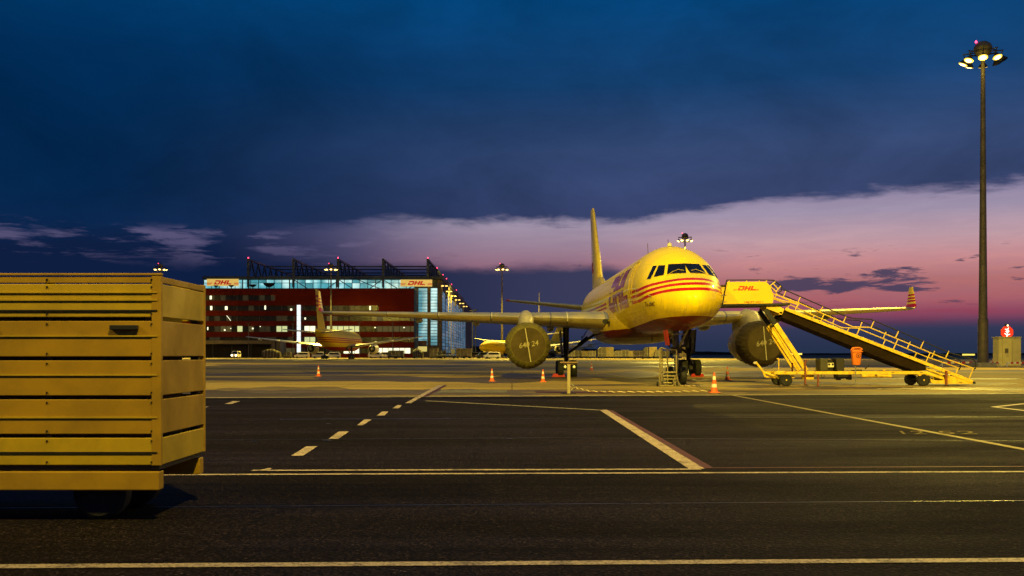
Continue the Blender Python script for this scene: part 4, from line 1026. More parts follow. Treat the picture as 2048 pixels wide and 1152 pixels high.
# ------------------------------------------------------------------ right edge: cabinet, sign, barriers, taxi signs
CD = 121.0
def Q(px, py, dd=0): p = P(px, py, CD); p.y += dd; return p
cb = thing('equipment_cabinet', 'pale electrical cabinet below the red sign at the right edge', 'cabinet', (P(2020, HZ, CD).x, CD, 0))
M_cab = mat('cabinet_paint', (.6, .52, .2), .5, var=.15, vscale=1)
x0, x1 = P(2006, HZ, CD).x, P(2042, HZ, CD).x; ztop = P(0, 674, CD).z
part('cabinet_body', MB().bb(x0, x1, CD, CD + 1.6, 0, ztop - .06), M_cab, cb, bevel=.02)
part('cabinet_side', MB().bb(x0 - .5, x0 - .02, CD + .04, CD + 1.5, 0, ztop - .06), M_cab, cb, bevel=.02)
part('cabinet_roof', MB().bb(x0 - .56, x1 + .06, CD - .06, CD + 1.7, ztop - .055, ztop + .03), M_cab, cb, bevel=.02)
p = Q(2013, 701.5); part('meter_box', MB().bb(p.x - .2, p.x + .2, CD - .06, CD - .004, p.z - .25, p.z + .28), mat('meter_grey', (.12, .1, .05), .5, var=.3), cb)
part('door_seam', MB().bb(P(2024, 0, CD).x, P(2024, 0, CD).x + .03, CD - .008, CD - .002, .3, ztop - .3), M_dark, cb)
p = Q(2016, 712); part('name_plate', MB().bb(p.x - .15, p.x + .15, CD - .01, CD - .003, p.z - .02, p.z + .02), M_dark, cb)
sg_ = thing('airport_sign', 'lit red octagonal sign with two white aeroplanes above the cabinet', 'sign', (P(2015, HZ, CD + 2).x, CD + 2.2, 0))
SD = CD + 2.0
c = P(2014.5, 664.5, SD); rad = 12.6 * SD / F
octp = [c + Vector((rad * math.cos(R(22.5 + 45 * i)), 0, rad * math.sin(R(22.5 + 45 * i)))) for i in range(8)]
part('sign_board', MB().slab(octp, .12), mat('backlit_red', (.7, .03, .01), .4, var=0, emit=(1, .04, .012), es=.85), sg_)
octw = [c + Vector((rad * 1.06 * math.cos(R(22.5 + 45 * i)), .03, rad * 1.06 * math.sin(R(22.5 + 45 * i)))) for i in range(8)]
part('sign_rim', MB().slab(octw, .1), M_orange, sg_)
def plane_icon(mb, cx, cz, sc, rot, yy):
    cs, sn = math.cos(rot), math.sin(rot)
    for sh in ([(-.13, -.85), (.13, -.85), (.15, .7), (0, 1), (-.15, .7)], [(-.1, .25), (-.95, -.2), (-.95, -.42), (-.1, -.12)], [(.1, .25), (.1, -.12), (.95, -.42), (.95, -.2)], [(-.08, -.6), (-.4, -.85), (-.4, -1.0), (.4, -1.0), (.4, -.85), (.08, -.6)]):
        mb.add([Vector((cx + sc * (x * cs - y * sn), yy, cz + sc * (x * sn + y * cs))) for x, y in sh], [tuple(range(len(sh)))]); yy -= .003
ic = MB(); plane_icon(ic, c.x + .02, c.z + .32, .33, R(-30), SD - .012); plane_icon(ic, c.x - .02, c.z - .3, .38, R(172), SD - .012)
part('aeroplane_symbol', ic, mat('backlit_white', (.9, .9, .9), .4, var=0, emit=(1, .95, .85), es=1.6), sg_)
part('sign_post', MB().tube((c.x, SD + .12, 0), (c.x, SD + .12, c.z - .5), .06, n=8), M_pole, sg_)
p = P(2015, 651, SD); part('beacon_box', MB().bb(p.x - .22, p.x + .22, SD, SD + .3, p.z - .16, p.z + .18), M_black, sg_)
part('beacon_lamp', MB().lathe([(-.05, .02), (-.04, .1), (0, .12)], c=(p.x + .03, SD, p.z), axis='Y', n=10), mat('warm_white_lamp', (1, .9, .6), .4, var=0, emit=(1, .85, .45), es=2.5), sg_)
part('beacon_stem', MB().tube((c.x, SD + .1, c.z + rad * .9), (p.x, SD + .1, p.z - .15), .04, n=6), M_pole, sg_)
def barrier(pxa, pxb, py, label):
    a, b = G(pxa, py), G(pxb, py); w = b.x - a.x
    r = thing('road_barrier', label, 'barrier', ((a.x + b.x) / 2, a.y, 0), 'red and white barriers near the lamp mast')
    n = 8
    for k in range(n):
        xx0 = -w / 2 + .15 + (w - .3) * k / n; xx1 = -w / 2 + .15 + (w - .3) * (k + 1) / n
        part('board_segment', MB().bb(xx0, xx1, -.03, .03, .38, .58), M_red if k % 2 else M_coneW, r, local=True)
    for sx_ in (-1, 1):
        part('barrier_leg', MB().beam((sx_ * (w / 2 - .1), -.0, .5), (sx_ * (w / 2 + .12), -.35, 0), .08, .08).beam((sx_ * (w / 2 - .1), 0, .5), (sx_ * (w / 2 + .12), .35, 0), .08, .08), M_white2, r, local=True)
    return r
barrier(1958, 1999, 734, 'red and white barrier at the foot of the lamp mast')
barrier(2013, 2062, 734.5, 'red and white barrier in front of the cabinet, at the frame edge')
barrier(1884, 1948, 734, 'red and white barrier seen behind the foot of the stairs')
for px, py, w, lb in ((1937, 709.4, 25, 'long yellow lit strip sign left of the lamp mast'), (1591, 708, 26, 'lit strip sign seen behind the lift arm of the stairs')):
    d = 300.; p = P(px, py, d); hw = w / 2 * d / F
    r = thing('taxiway_sign', lb, 'taxiway sign', (p.x, d, 0), 'lit strip signs beyond the apron')
    part('lit_face', MB().bb(-hw, hw, -.06, 0, p.z - .24, p.z + .24), mat('lit_sign_face', (1, .9, .2), .5, var=0, emit=(1, .8, .12) if px > 1700 else (1, .8, .12), es=1.1), r, local=True)
    part('sign_case', MB().bb(-hw - .1, hw + .1, .004, .4, p.z - .3, p.z + .3), M_black, r, local=True)
    part('sign_leg', MB().bb(-hw * .7, -hw * .7 + .1, .1, .2, 0, p.z - .3), M_black, r, local=True)
    part('sign_leg', MB().bb(hw * .7 - .1, hw * .7, .1, .2, 0, p.z - .3), M_black, r, local=True)

# ------------------------------------------------------------------ foreground yellow trailer (left edge)
TD = 8.6
def TP(px, py, dd=0): p = P(px, py, TD); p.y += dd; return p
tr = thing('cargo_trailer', 'high slatted yellow cargo trailer passing close by at the left edge', 'trailer', (P(180, HZ, TD).x, TD, 0))
xr = TP(315, 0).x; xl = xr - 4.6; TW = 1.2
M_tr = mat('trailer_yellow', (.44, .30, .006), .5, coat=.05, var=.3, vscale=1.6)
M_tr2 = mat('trailer_ochre', (.34, .20, .006), .55, var=.32, vscale=1.6)
rows = [(553, 566, M_tr2), (568, 634, M_tr), (642, 713, M_tr2), (721, 791, M_tr2), (799, 868, M_tr2), (876, 930, M_tr)]
for side_y in (0, TW):
    for (a, b, m_) in rows:
        za, zb = TP(0, a).z, TP(0, b).z
        part('side_board', MB().bb(xl, xr, TD + side_y, TD + side_y + .03, zb, za), m_, tr, bevel=.006)
    z0, z1 = TP(0, 930).z, TP(0, 553).z
    for k in range(6):
        x = xr - .05 - k * .9
        part('board_post', MB().bb(x - .03, x + .03, TD + side_y + (.034 if side_y == 0 else -.07), TD + side_y + (.09 if side_y == 0 else -.01), z0, z1), M_dark, tr)
za, zb = TP(0, 553).z, TP(0, 930).z
for (a, b, m_) in rows:
    part('end_board', MB().bb(xr + .002, xr + .032, TD + .04, TD + TW - .01, TP(0, b).z, TP(0, a).z), m_, tr, bevel=.006)
    part('end_board', MB().bb(xl - .032, xl - .002, TD + .04, TD + TW - .01, TP(0, b).z, TP(0, a).z), m_, tr, bevel=.006)
for y, h_ in ((600, .006), (621, .006), (585, .005), (672, .006), (750, .006), (835, .006), (905, .006)):
    z = TP(0, y).z; part('board_bead', MB().bb(xl, xr, TD - .012, TD - .001, z - h_, z + h_), M_dark if y in (621, 905) else M_tr, tr)
for k in range(4):
    x = xr - .28 - k * 1.25; z = TP(0, 655).z
    part('latch', MB().bb(x - .12, x + .12, TD - .04, TD - .001, z - .02, z + .02), M_dark, tr, bevel=.006)
for (a, b, m_) in rows:
    for k in range(6):
        for zz in (TP(0, a + 6).z, TP(0, b - 6).z):
            x = xr - .05 - k * .9; part('rivet', MB().box((x, TD - .004, zz), (.014, .008, .014)), M_dark, tr)
part('corner_post', MB().bb(xr - .05, xr + .034, TD - .006, TD + .036, TP(0, 931).z, TP(0, 551).z), M_tr2, tr, bevel=.006)
part('corner_post', MB().bb(xr - .02, xr + .036, TD + TW - .005, TD + TW + .04, TP(0, 931).z, TP(0, 551).z), M_tr2, tr, bevel=.006)
part('top_rail', MB().bb(xl, xr + .036, TD - .01, TD + .04, TP(0, 551).z + .001, TP(0, 551).z + .02), M_tr2, tr, bevel=.004)
for xw in (xr - .55, xr - 3.9):
    for yy in (TD + .08, TD + TW - .32): part('leaf_spring', MB().path([(xw - .3, yy, .36), (xw, yy, .3), (xw + .3, yy, .36)], .025, 6), M_dark, tr)
part('cargo_floor', MB().bb(xl, xr, TD + .035, TD + TW - .01, TP(0, 936).z - .02, TP(0, 931).z), M_dark, tr)
part('cargo_load', MB().bb(xl + .1, xr - .15, TD + .12, TD + TW - .1, TP(0, 930).z, TP(0, 572).z), mat('load_tarp', (.12, .08, .03), .8, var=.4), tr)
part('chassis_beam', MB().bb(xl, xr + .02, TD - .02, TD + .1, TP(0, 980).z, TP(0, 943).z), M_tr2, tr, bevel=.01)
part('chassis_beam', MB().bb(xl, xr + .02, TD + TW - .1, TD + TW + .02, TP(0, 980).z, TP(0, 943).z), M_tr2, tr, bevel=.01)
for xw in (xr - .55, xr - 3.9):
    for yy in (TD + .2, TD + TW - .2):
        w_ = part('wheel', MB().lathe([(-.1, .12), (-.1, .19), (-.07, .23), (.07, .23), (.1, .19), (.1, .12)], c=(xw, yy, .23), axis='Y', n=28), M_black, tr, smooth=True)
        part('rim', MB().lathe([(-.08, .115), (-.03, .05), (.03, .05), (.08, .115)], c=(xw, yy, .23), axis='Y', n=16), M_dark, w_, smooth=True)
    part('axle', MB().tube((xw, TD + .2, .23), (xw, TD + TW - .2, .23), .04), M_dark, tr)

# ------------------------------------------------------------------ hangar
BD_ = 385.0
def B(px, py, d=BD_): return P(px, py, d)
M_mull = mat('dark_mullion', (.05, .06, .065), .5, .3, var=.2)
M_roofd = mat('roof_slate_blue', (.06, .07, .08), .5, .2, var=.3, vscale=.05)
M_pill = mat('brown_pier', (.16, .11, .06), .7, var=.3, vscale=.1)
def glass_lit(name, col, es, sc=.12):
    m = bpy.data.materials.new(name); m.use_nodes = True; t = NT(m.node_tree); b = t.n['Principled BSDF']
    g = t.n.new('ShaderNodeNewGeometry').outputs['Position']
    nz = t.noise(t.scale(g, 1, 1, .6), sc, 3, .5)
    b.inputs['Base Color'].default_value = (.05, .08, .09, 1); b.inputs['Roughness'].default_value = .15
    t.l.new(t.mix(t.mapr(nz, .45, .68, 0, 1), tuple(col) + (1,), (.62, .95, .92, 1)), b.inputs['Emission Color'])
    t.l.new(t.mapr(nz, .3, .7, es * .55, es * 1.3), b.inputs['Emission Strength']); return m
M_gl = [glass_lit('cyan_glass_a', (.10, .48, .56), 1.0), glass_lit('cyan_glass_b', (.10, .45, .52), .8, .09)]
M_gl2 = [glass_lit('blue_glass_a', (.13, .46, .56), .8), glass_lit('blue_glass_b', (.12, .42, .52), .65)]
hg = thing('hangar', 'long glass-fronted hangar with saw-like roof trusses and lit cyan windows', 'hangar', (B(640, HZ).x, BD_, 0))
HX0, HX1 = B(407, 0).x, B(884, 0).x
zr0, zr1 = B(0, 559).z, B(0, 553).z
HL = 285.0
part('roof', MB().bb(HX0, HX1 + .3, BD_ - 1.5, BD_ + HL, zr0, zr1), M_roofd, hg)
part('inner_wall', MB().bb(HX0 + .5, HX1 - 1.2, BD_ + 1.2, BD_ + 2, 0, zr0 - .02), mat('hangar_interior', (.08, .1, .11), .8, var=.3), hg)
part('left_wall', MB().bb(HX0, HX0 + .45, BD_ + .5, BD_ + HL, 0, zr0 - .02), M_pill, hg)
pane_me = {}
def pane(name, c, size, m, parent, key=None):
    key = (name, round(size[0], 3), round(size[1], 3), round(size[2], 3), m.name)
    if key not in pane_me:
        mb = MB().box((0, 0, 0), size); me = bpy.data.meshes.new(name); me.from_pydata(mb.v, [], mb.f); me.materials.append(m); pane_me[key] = me
    o = bpy.data.objects.new(name, pane_me[key]); COL.objects.link(o); o.parent = parent
    o.location = Vector(c) - origin(parent); return o
z0, z1, zm = B(0, 577).z, B(0, 559.5).z, B(0, 566).z
k = 0; px = 408.0
while px < 826:
    a, b = B(px, 0).x, B(px + 15.6, 0).x
    for (lo, hi) in ((z0, zm), (zm, z1)):
        pane('glass_pane', ((a + b) / 2, BD_, (lo + hi) / 2), (b - a - .25, .12, hi - lo - .22), random.choice(M_gl), hg)
    if k % 2 == 0 or True:
        part('mullion', MB().bb(a - (.3 if k % 6 == 5 else .12), a + .12, BD_ - .2, BD_ + .1, z0 - .2, zr0), M_mull, hg)
    px += 15.6; k += 1
for xa, xb in ((836.5, 855), (861, 875)):
    a, b = B(xa, 0).x, B(xb, 0).x
    nrow = 19; zt, zb = B(0, 576).z, B(0, 691).z
    for j in range(nrow):
        lo = zb + (zt - zb) * j / nrow; hi = zb + (zt - zb) * (j + 1) / nrow
        pane('glass_pane', ((a + b) / 2, BD_, (lo + hi) / 2), (b - a - .2, .12, hi - lo - .2), random.choice(M_gl2), hg)
    part('glazing_back', MB().bb(a, b, BD_ + .1, BD_ + .3, zb, zt), M_mull, hg)
for xa, xb, top in ((828, 836, 577), (855.3, 860.7, 574), (875.3, 884, 559)):
    part('pier', MB().bb(B(xa, 0).x, B(xb, 0).x, BD_ - .4, BD_ + 1.1, 0, B(0, top).z), mat('grey_blue_pier', (.2, .24, .26), .6, var=.2) if xa == 828 else M_pill, hg)
part('plinth_wall', MB().bb(B(836.2, 0).x, B(875, 0).x, BD_ - .2, BD_ + 1, 0, B(0, 691.3).z), M_pill, hg)
part('door_light', MB().bb(B(836, 0).x, B(854, 0).x, BD_ - .35, BD_ - .22, B(0, 703).z, B(0, 693).z), mat('lit_yellow_door', (.8, .7, .3), .5, var=0, emit=(1, .82, .22), es=.55), hg)
part('loading_door', MB().bb(B(836.5, 0).x, B(854, 0).x, BD_ - .3, BD_ - .22, B(0, 690.5).z, B(0, 681).z), mat('brown_door', (.2, .1, .05), .6), hg)
# braces behind the glass
for (xa, ya, xb, yb) in ((587, 559, 615, 577), (655, 577, 680, 559), (677, 559, 705, 577), (740, 577, 765, 559), (765, 559, 795, 577), (715, 559, 745, 572), (745, 572, 760, 577), (818, 577, 838, 562)):
    part('diagonal_brace', MB().beam(B(xa, ya) - Vector((0, .4, 0)), B(xb, yb) - Vector((0, .4, 0)), .25, .3), M_mull, hg)
for px_ in (498, 588, 677, 767):
    part('column', MB().bb(B(px_ - 1.2, 0).x, B(px_ + 1.2, 0).x, BD_ - .7, BD_ - .2, B(0, 577).z, zr0), M_mull, hg)
for (px_, w_, h_) in ((517, 8, 6), (549, 12, 7), (445, 5, 3), (475, 6, 3)):
    c = B(px_, 577) - Vector((0, 8.5, 0)); s1 = w_ / 5.2
    part('rooftop_dish', MB().lathe([(0, .3 * s1), (.3 * s1, .8 * s1), (.6 * s1, 1.0 * s1)], c=(c.x, c.y, c.z), axis='Z', n=10).tube((c.x, c.y, c.z - .5), (c.x, c.y, c.z), .2), M_dark, hg)
# roof trusses running back over the roof
ztt = B(0, 518).z
for n_, px_ in enumerate((498, 588, 677, 767, 856)):
    x = B(px_, 0).x; L = HL - 2
    t_ = thing('roof_truss', ['dark roof truss at the left end of the hangar', 'second dark roof truss from the left on the hangar', 'middle roof truss of the hangar, red lamp on its tip', 'second dark roof truss from the right on the hangar', 'rightmost roof truss of the hangar with red lamps along it'][n_], 'roof truss', (x, BD_, zr1), 'dark trusses along the hangar roof')
    yy0 = BD_ - .8
    part('top_chord', MB().bb(x - .35, x + .35, yy0, yy0 + L, ztt - .7, ztt), M_roofd, t_)
    part('end_post', MB().bb(x - .45, x + .45, yy0 - .5, yy0 - .01, zr1 - (4.2 if n_ < 4 else 0), ztt + .1), M_roofd, t_)
    nb = 28
    for j in range(nb):
        a = yy0 + L * j / nb; b = yy0 + L * (j + 1) / nb
        if a > yy0 + 150: break
        part('web_member', MB().beam((x, a + .3, zr1), (x, (a + b) / 2, ztt - .71), .55, .6, up=(1, 0, 0)).beam((x, (a + b) / 2, ztt - .71), (x, b, zr1), .5, .5, up=(1, 0, 0)), M_roofd, t_)
    if n_ in (0, 2, 4): part('obstruction_light', MB().lathe([(0, .2), (.35, .2), (.5, .08)], c=(x, yy0 - .2, ztt + .1), n=8), M_redlamp, t_)
    if n_ == 4:
        for px2 in (873, 885, 892, 902, 912):
            dd = x * F / (px2 - 1024) 
            part('obstruction_light', MB().lathe([(0, .2), (.35, .2), (.5, .08)], c=(x + .2, dd, ztt + .05), n=8), M_redlamp, t_)
for y_ in (532, 538, 545, 550):
    d = (ztt - H) * F / (HZ - y_)
    part('tie_rail', MB().bb(B(498, 0).x, B(856, 0).x, d, d + .6, ztt - .45, ztt - .02 + .06), M_roofd, hg)
# right-hand glass wall running away from the viewer
SX = B(882.5, 0).x; zT = B(0, 579.5).z; L2 = 196.0
nc, nr = 10, 19
M_gl3 = [mat('side_glass_%s' % q, c_, .12, var=.2, vscale=.1, emit=e_, es=.32) for q, c_, e_ in (('blue', (.05, .08, .12), (.2, .42, .6)), ('pale', (.06, .09, .12), (.3, .44, .6)), ('dim', (.04, .06, .1), (.12, .28, .45)))]
for i in range(nc):
    for j in range(nr):
        hgt = zT * (1 if i < 9 else .97)
        pane('glass_pane', (SX, BD_ + 2 + L2 * (i + .5) / nc, .4 + (hgt - .6) * (j + .5) / nr), (.12, L2 / nc - .8, (hgt - .6) / nr - .22), random.choice(M_gl3), hg)
    part('mullion', MB().bb(SX - .1, SX + .25, BD_ + 2 + L2 * i / nc - .35, BD_ + 2 + L2 * i / nc + .35, 0, zT), M_pill, hg)
part('glazing_back', MB().bb(SX - .5, SX - .1, BD_ + 2, BD_ + 2 + L2, 0, zT), M_mull, hg)
part('upper_wall', MB().bb(SX - .4, SX + .15, BD_ + 1.2, BD_ + HL - 1, zT + .05, zr0 - .03), mat('upper_brown_wall', (.13, .1, .08), .7, var=.3, vscale=.1), hg)
part('end_wall', MB().bb(SX - .4, SX + .15, BD_ + 3 + L2, BD_ + HL - 1, 0, zT), M_pill, hg)
for pxl, py_ in ((890, 572), (899, 583), (908, 592.5), (916, 600), (924, 607), (931, 613)):
    x = SX + 1.6; d = x * F / (pxl - 1024); z = H + (HZ - py_) * d / F
    l_ = thing('wall_lamp', 'wall lamp on the hangar side, number %s back from the front corner' % ['one', 'two', 'three', 'four', 'five', 'six'][[890, 899, 908, 916, 924, 931].index(pxl)], 'wall lamp', (x, d, z), 'lamps along the hangar side wall')
    l_['label'] = {890: 'wall lamp nearest the front corner of the hangar side', 899: 'second wall lamp back from the hangar corner', 908: 'third wall lamp back from the hangar corner', 916: 'third wall lamp from the far end of the hangar', 924: 'second wall lamp from the far end of the hangar', 931: 'farthest and lowest wall lamp on the hangar side'}[pxl]
    part('bracket', MB().bb(-1.4, 0, -.15, .15, .1, .4).bb(-1.5, -.9, -.3, .3, -3, .5), mat('lamp_bracket', (.3, .22, .08), .6), l_, local=True)
    for dx in (-.9, .6):
        part('lamp_lens', MB().lathe([(-.05, .55), (.25, .4)], c=(dx, -.3, -.1), n=8), M_lampD, l_, local=True)
spot((SX + 6, BD_ + 40, 26), (SX, BD_ + 60, 18), 60 * KW, 160)
# two yellow signs
for xa, xb, ya, yb, lb in ((416.5, 479.5, 558.5, 572.5, 'yellow sign with red letters at the left end of the hangar front'), (802, 865, 560, 573.5, 'yellow sign with red letters at the right end of the hangar front')):
    a, b = B(xa, ya), B(xb, yb); yy = BD_ - 1.8
    k_ = yy / BD_
    s = thing('company_sign', lb, 'sign', ((a.x + b.x) / 2, yy, b.z), 'yellow company signs on the hangar')
    brd = part('sign_board', MB().bb(a.x, b.x, yy, yy + .5, b.z, a.z), mat('lit_sign_yellow', (.8, .55, .06), .5, var=.05, emit=(1, .66, .16), es=.62), s)
    W_, H_ = b.x - a.x, a.z - b.z
    msr = mat('lit_sign_red', (.6, .02, .02), .5, var=0, emit=(.75, .02, .015), es=.45)
    part('logo_lettering', logo_flat(lambda x, y: Vector((a.x + W_ * .22 + x * W_ * .118, yy - .02, b.z + H_ * .2 + y * H_ * .6)), False), msr, brd)
    lm = MB()
    for k3 in range(3):
        z = b.z + H_ * (.2 + .1 * k3)
        for u0, u1 in ((.0, .13 + .03 * k3), (.86, 1.0)): lm.add([(a.x + W_ * u0, yy - .02, z), (a.x + W_ * u1, yy - .02, z), (a.x + W_ * u1, yy - .02, z + H_ * .055), (a.x + W_ * u0, yy - .02, z + H_ * .055)], [(0, 1, 2, 3)])
    part('logo_lines', lm, msr, brd)

# ------------------------------------------------------------------ red office building in front
OD = 372.0
def O(px, py): return P(px, py, OD)
of = thing('office_building', 'long dark red office block with rows of windows in front of the hangar', 'office building', (O(600, HZ).x, OD, 0))
M_redw = mat('red_cladding', (.11, .010, .003), .9, var=.15, vscale=.1, spec=.1)
OX0, OX1 = O(150, 0).x, O(828, 0).x
bands = [(577, 590), (601, 611), (621.5, 631.5), (642, 652), (663.5, 674), (684, 696), (707, 717)]
part('building_core', MB().bb(OX0 + .3, OX1 - .3, OD + .8, OD + 9, 0, O(0, 577.5).z), mat('dark_core', (.03, .02, .02), .8, var=.2), of)
for a, b in bands:
    part('wall_band', MB().bb(OX0, OX1, OD, OD + .75, max(0, O(0, b).z), O(0, a).z), M_redw, of)
M_win = {'dark': mat('window_dark', (.02, .018, .016), .15, var=.3), 'dim': mat('window_dim', (.05, .04, .03), .2, var=0, emit=(.5, .4, .18), es=.035),
         'curtain': mat('window_curtain', (.06, .05, .03), .6, var=0, emit=(.6, .5, .2), es=.09), 'lit': mat('window_lit', (.4, .4, .2), .5, var=0, emit=(.85, .95, .45), es=.62),
         'bright': mat('window_bright', (.6, .6, .4), .5, var=0, emit=(1, 1, .72), es=1.15)}
M_mul2 = mat('window_mullion', (.05, .03, .025), .6)
wr = random.Random(11)
def winrow(xa, xb, ya, yb, states, step=11.2):
    px = xa; k = 0
    while px < xb - 2:
        w = min(step, xb - px)
        a, b = O(px, ya), O(px + w, yb)
        st_ = states(px)
        pane('window', ((a.x + b.x) / 2, OD + .45, (a.z + b.z) / 2), (b.x - a.x - .22, .1, a.z - b.z - .04), M_win[st_], of)
        if (k % 4) == 0: part('mullion', MB().bb(a.x - .12, a.x + .12, OD + .3, OD + .7, b.z + .02, a.z - .02), M_mul2, of)
        px += w; k += 1
    if xb < 826: part('wall_infill', MB().bb(O(xb, 0).x, OX1 if xb > 600 else O(592, 0).x, OD + .1, OD + .74, O(0, yb).z + .02, O(0, ya).z - .02), M_redw, of)
D_ = lambda *l: (lambda px: next((s for lo, hi, s in l if lo <= px + 5 < hi), wr.choice(['dark', 'dark', 'dim', 'dark', 'curtain'])))
dk = lambda px: wr.choice(['dark', 'dark', 'dark', 'dim'])
winrow(160, 550, 590, 601, dk)
winrow(160, 590, 611, 621.5, dk); winrow(608, 757, 611, 621.5, dk)
winrow(160, 590, 631.5, 642, dk); winrow(608, 828, 631.5, 642, D_((700, 745, 'dark')))
winrow(160, 590, 652, 663.5, D_((470, 486, 'lit'), (500, 512, 'curtain'), (552, 572, 'lit')))
winrow(608, 828, 652, 663.5, D_((608, 628, 'bright'), (650, 690, 'lit'), (690, 722, 'lit'), (722, 758, 'dark'), (758, 822, 'curtain')))
winrow(160, 590, 674, 684, dk); winrow(608, 828, 674, 684, D_((612, 632, 'lit')))
winrow(560, 590, 696, 707, D_((560, 576, 'lit'), (576, 600, 'curtain')))
winrow(608, 828, 696, 707, D_((690, 718, 'bright'), (718, 740, 'dark'), (740, 822, 'bright'), (600, 690, 'dark')))
part('wall_infill', MB().bb(O(592, 0).x + .01, O(608, 0).x - .01, OD + .1, OD + .74, O(0, 611).z + .01, O(0, 601).z - .02), M_redw, of)
part('wall_infill', MB().bb(O(550, 0).x + .01, OX1, OD + .12, OD + .73, O(0, 601).z + .01, O(0, 590).z - .02), M_redw, of)
mstair = mat('stairwell_lit', (.8, .85, .9), .5, var=0, emit=(.85, .95, .95), es=1.05)
for k in range(9):
    za, zb = O(0, 610 + k * 10.6).z, O(0, 610 + k * 10.6 + 10.1).z
    part('stairwell_window', MB().bb(O(594, 0).x, O(601.5, 0).x, OD - .25, OD - .05, zb, za), mstair, of)
for (px, py, w, h_) in ((421, 595, 4, 7), (385, 595, 3, 6), (387, 616, 2, 7), (422, 616, 4, 8), (452, 616, 5, 7), (530, 615, 3, 8), (582, 619, 4, 4), (415, 657, 2, 6), (449, 660, 3, 3), (740, 616, 3, 8), (505, 657, 3, 3), (610, 637, 3, 4), (645, 648, 3, 2), (750, 655, 3, 2), (808, 655, 3, 2), (520, 653, 2, 1.5), (461, 657, 2, 1.5)):
    a, b = O(px - w / 2, py - h_ / 2), O(px + w / 2, py + h_ / 2)
    part('ceiling_light', MB().bb(a.x, b.x, OD + .28, OD + .34, b.z, a.z), mat('room_light', (1, 1, .8), .5, var=0, emit=(1, 1, .7), es=1.2), of)
# lit stair run inside one window
a, b = O(453, 631), O(461, 641)
part('ceiling_light', MB().beam((a.x, OD + .3, a.z), (b.x, OD + .3, b.z), .1, .7, up=(0, 1, 0)), MATS['room_light'], of)
# loading canopy
cp = thing('loading_canopy', 'low beige canopy roof over the dark loading bay, left of the office', 'canopy', (P(465, HZ, 362).x, 362, 0))
def K(px, py): return P(px, py, 362.)
M_bei = mat('beige_fascia', (.14, .1, .045), .6, var=.2, vscale=.2)
part('canopy_roof', MB().bb(K(330, 0).x, K(543, 0).x, 361, 371.5, K(0, 688).z, K(0, 681).z), M_bei, cp)
part('pillar', MB().bb(K(543.2, 0).x, K(551, 0).x, 361.2, 371, 0, K(0, 680).z), M_bei, cp)
part('pillar', MB().bb(K(552, 0).x, K(561, 0).x, 362.2, 371, 0, K(0, 680).z), M_bei, cp)
for px in (372, 426, 464, 502): part('post', MB().bb(K(px - .8, 0).x, K(px + .8, 0).x, 361.5, 361.9, 0, K(0, 688).z - .01), M_dark, cp)
part('bay_wall', MB().bb(K(330, 0).x, K(543, 0).x, 371.52, 371.8, 0, K(0, 688).z), mat('bay_dark', (.03, .024, .02), .8), cp)
# thin lamp posts before the office and distant ones
for px, top, d, lb in ((497, 648, 350, 'thin unlit pole before the office, left of the lit stairwell'), (586, 648, 350, 'thin unlit pole just left of the lit stairwell'), (719, 646, 350, 'thin unlit pole right of the parked tail-on jet'), (785, 647, 350, 'thin unlit pole close to the office right corner'),
                       (388, 650, 350, 'thin lamp pole at the far left of the office'), (945, 622, 470, 'far lamp pole just right of the hangar wall'), (951, 620, 500, 'farther lamp pole beside the hangar end')):
    p = P(px, top, d); r = thing('lamp_post', lb, 'lamp post', (p.x, d, 0), 'thin poles in front of the buildings')
    part('pole', MB().tube((0, 0, 0), (0, 0, p.z), .14 if d < 400 else .3, n=6), M_pole, r, local=True)
    part('lamp_head', MB().box((0, -.4, p.z + .1), (.9 if d < 400 else 2.5, 1.0, .3)), M_lampD if px in (388,) else M_dark, r, local=True)

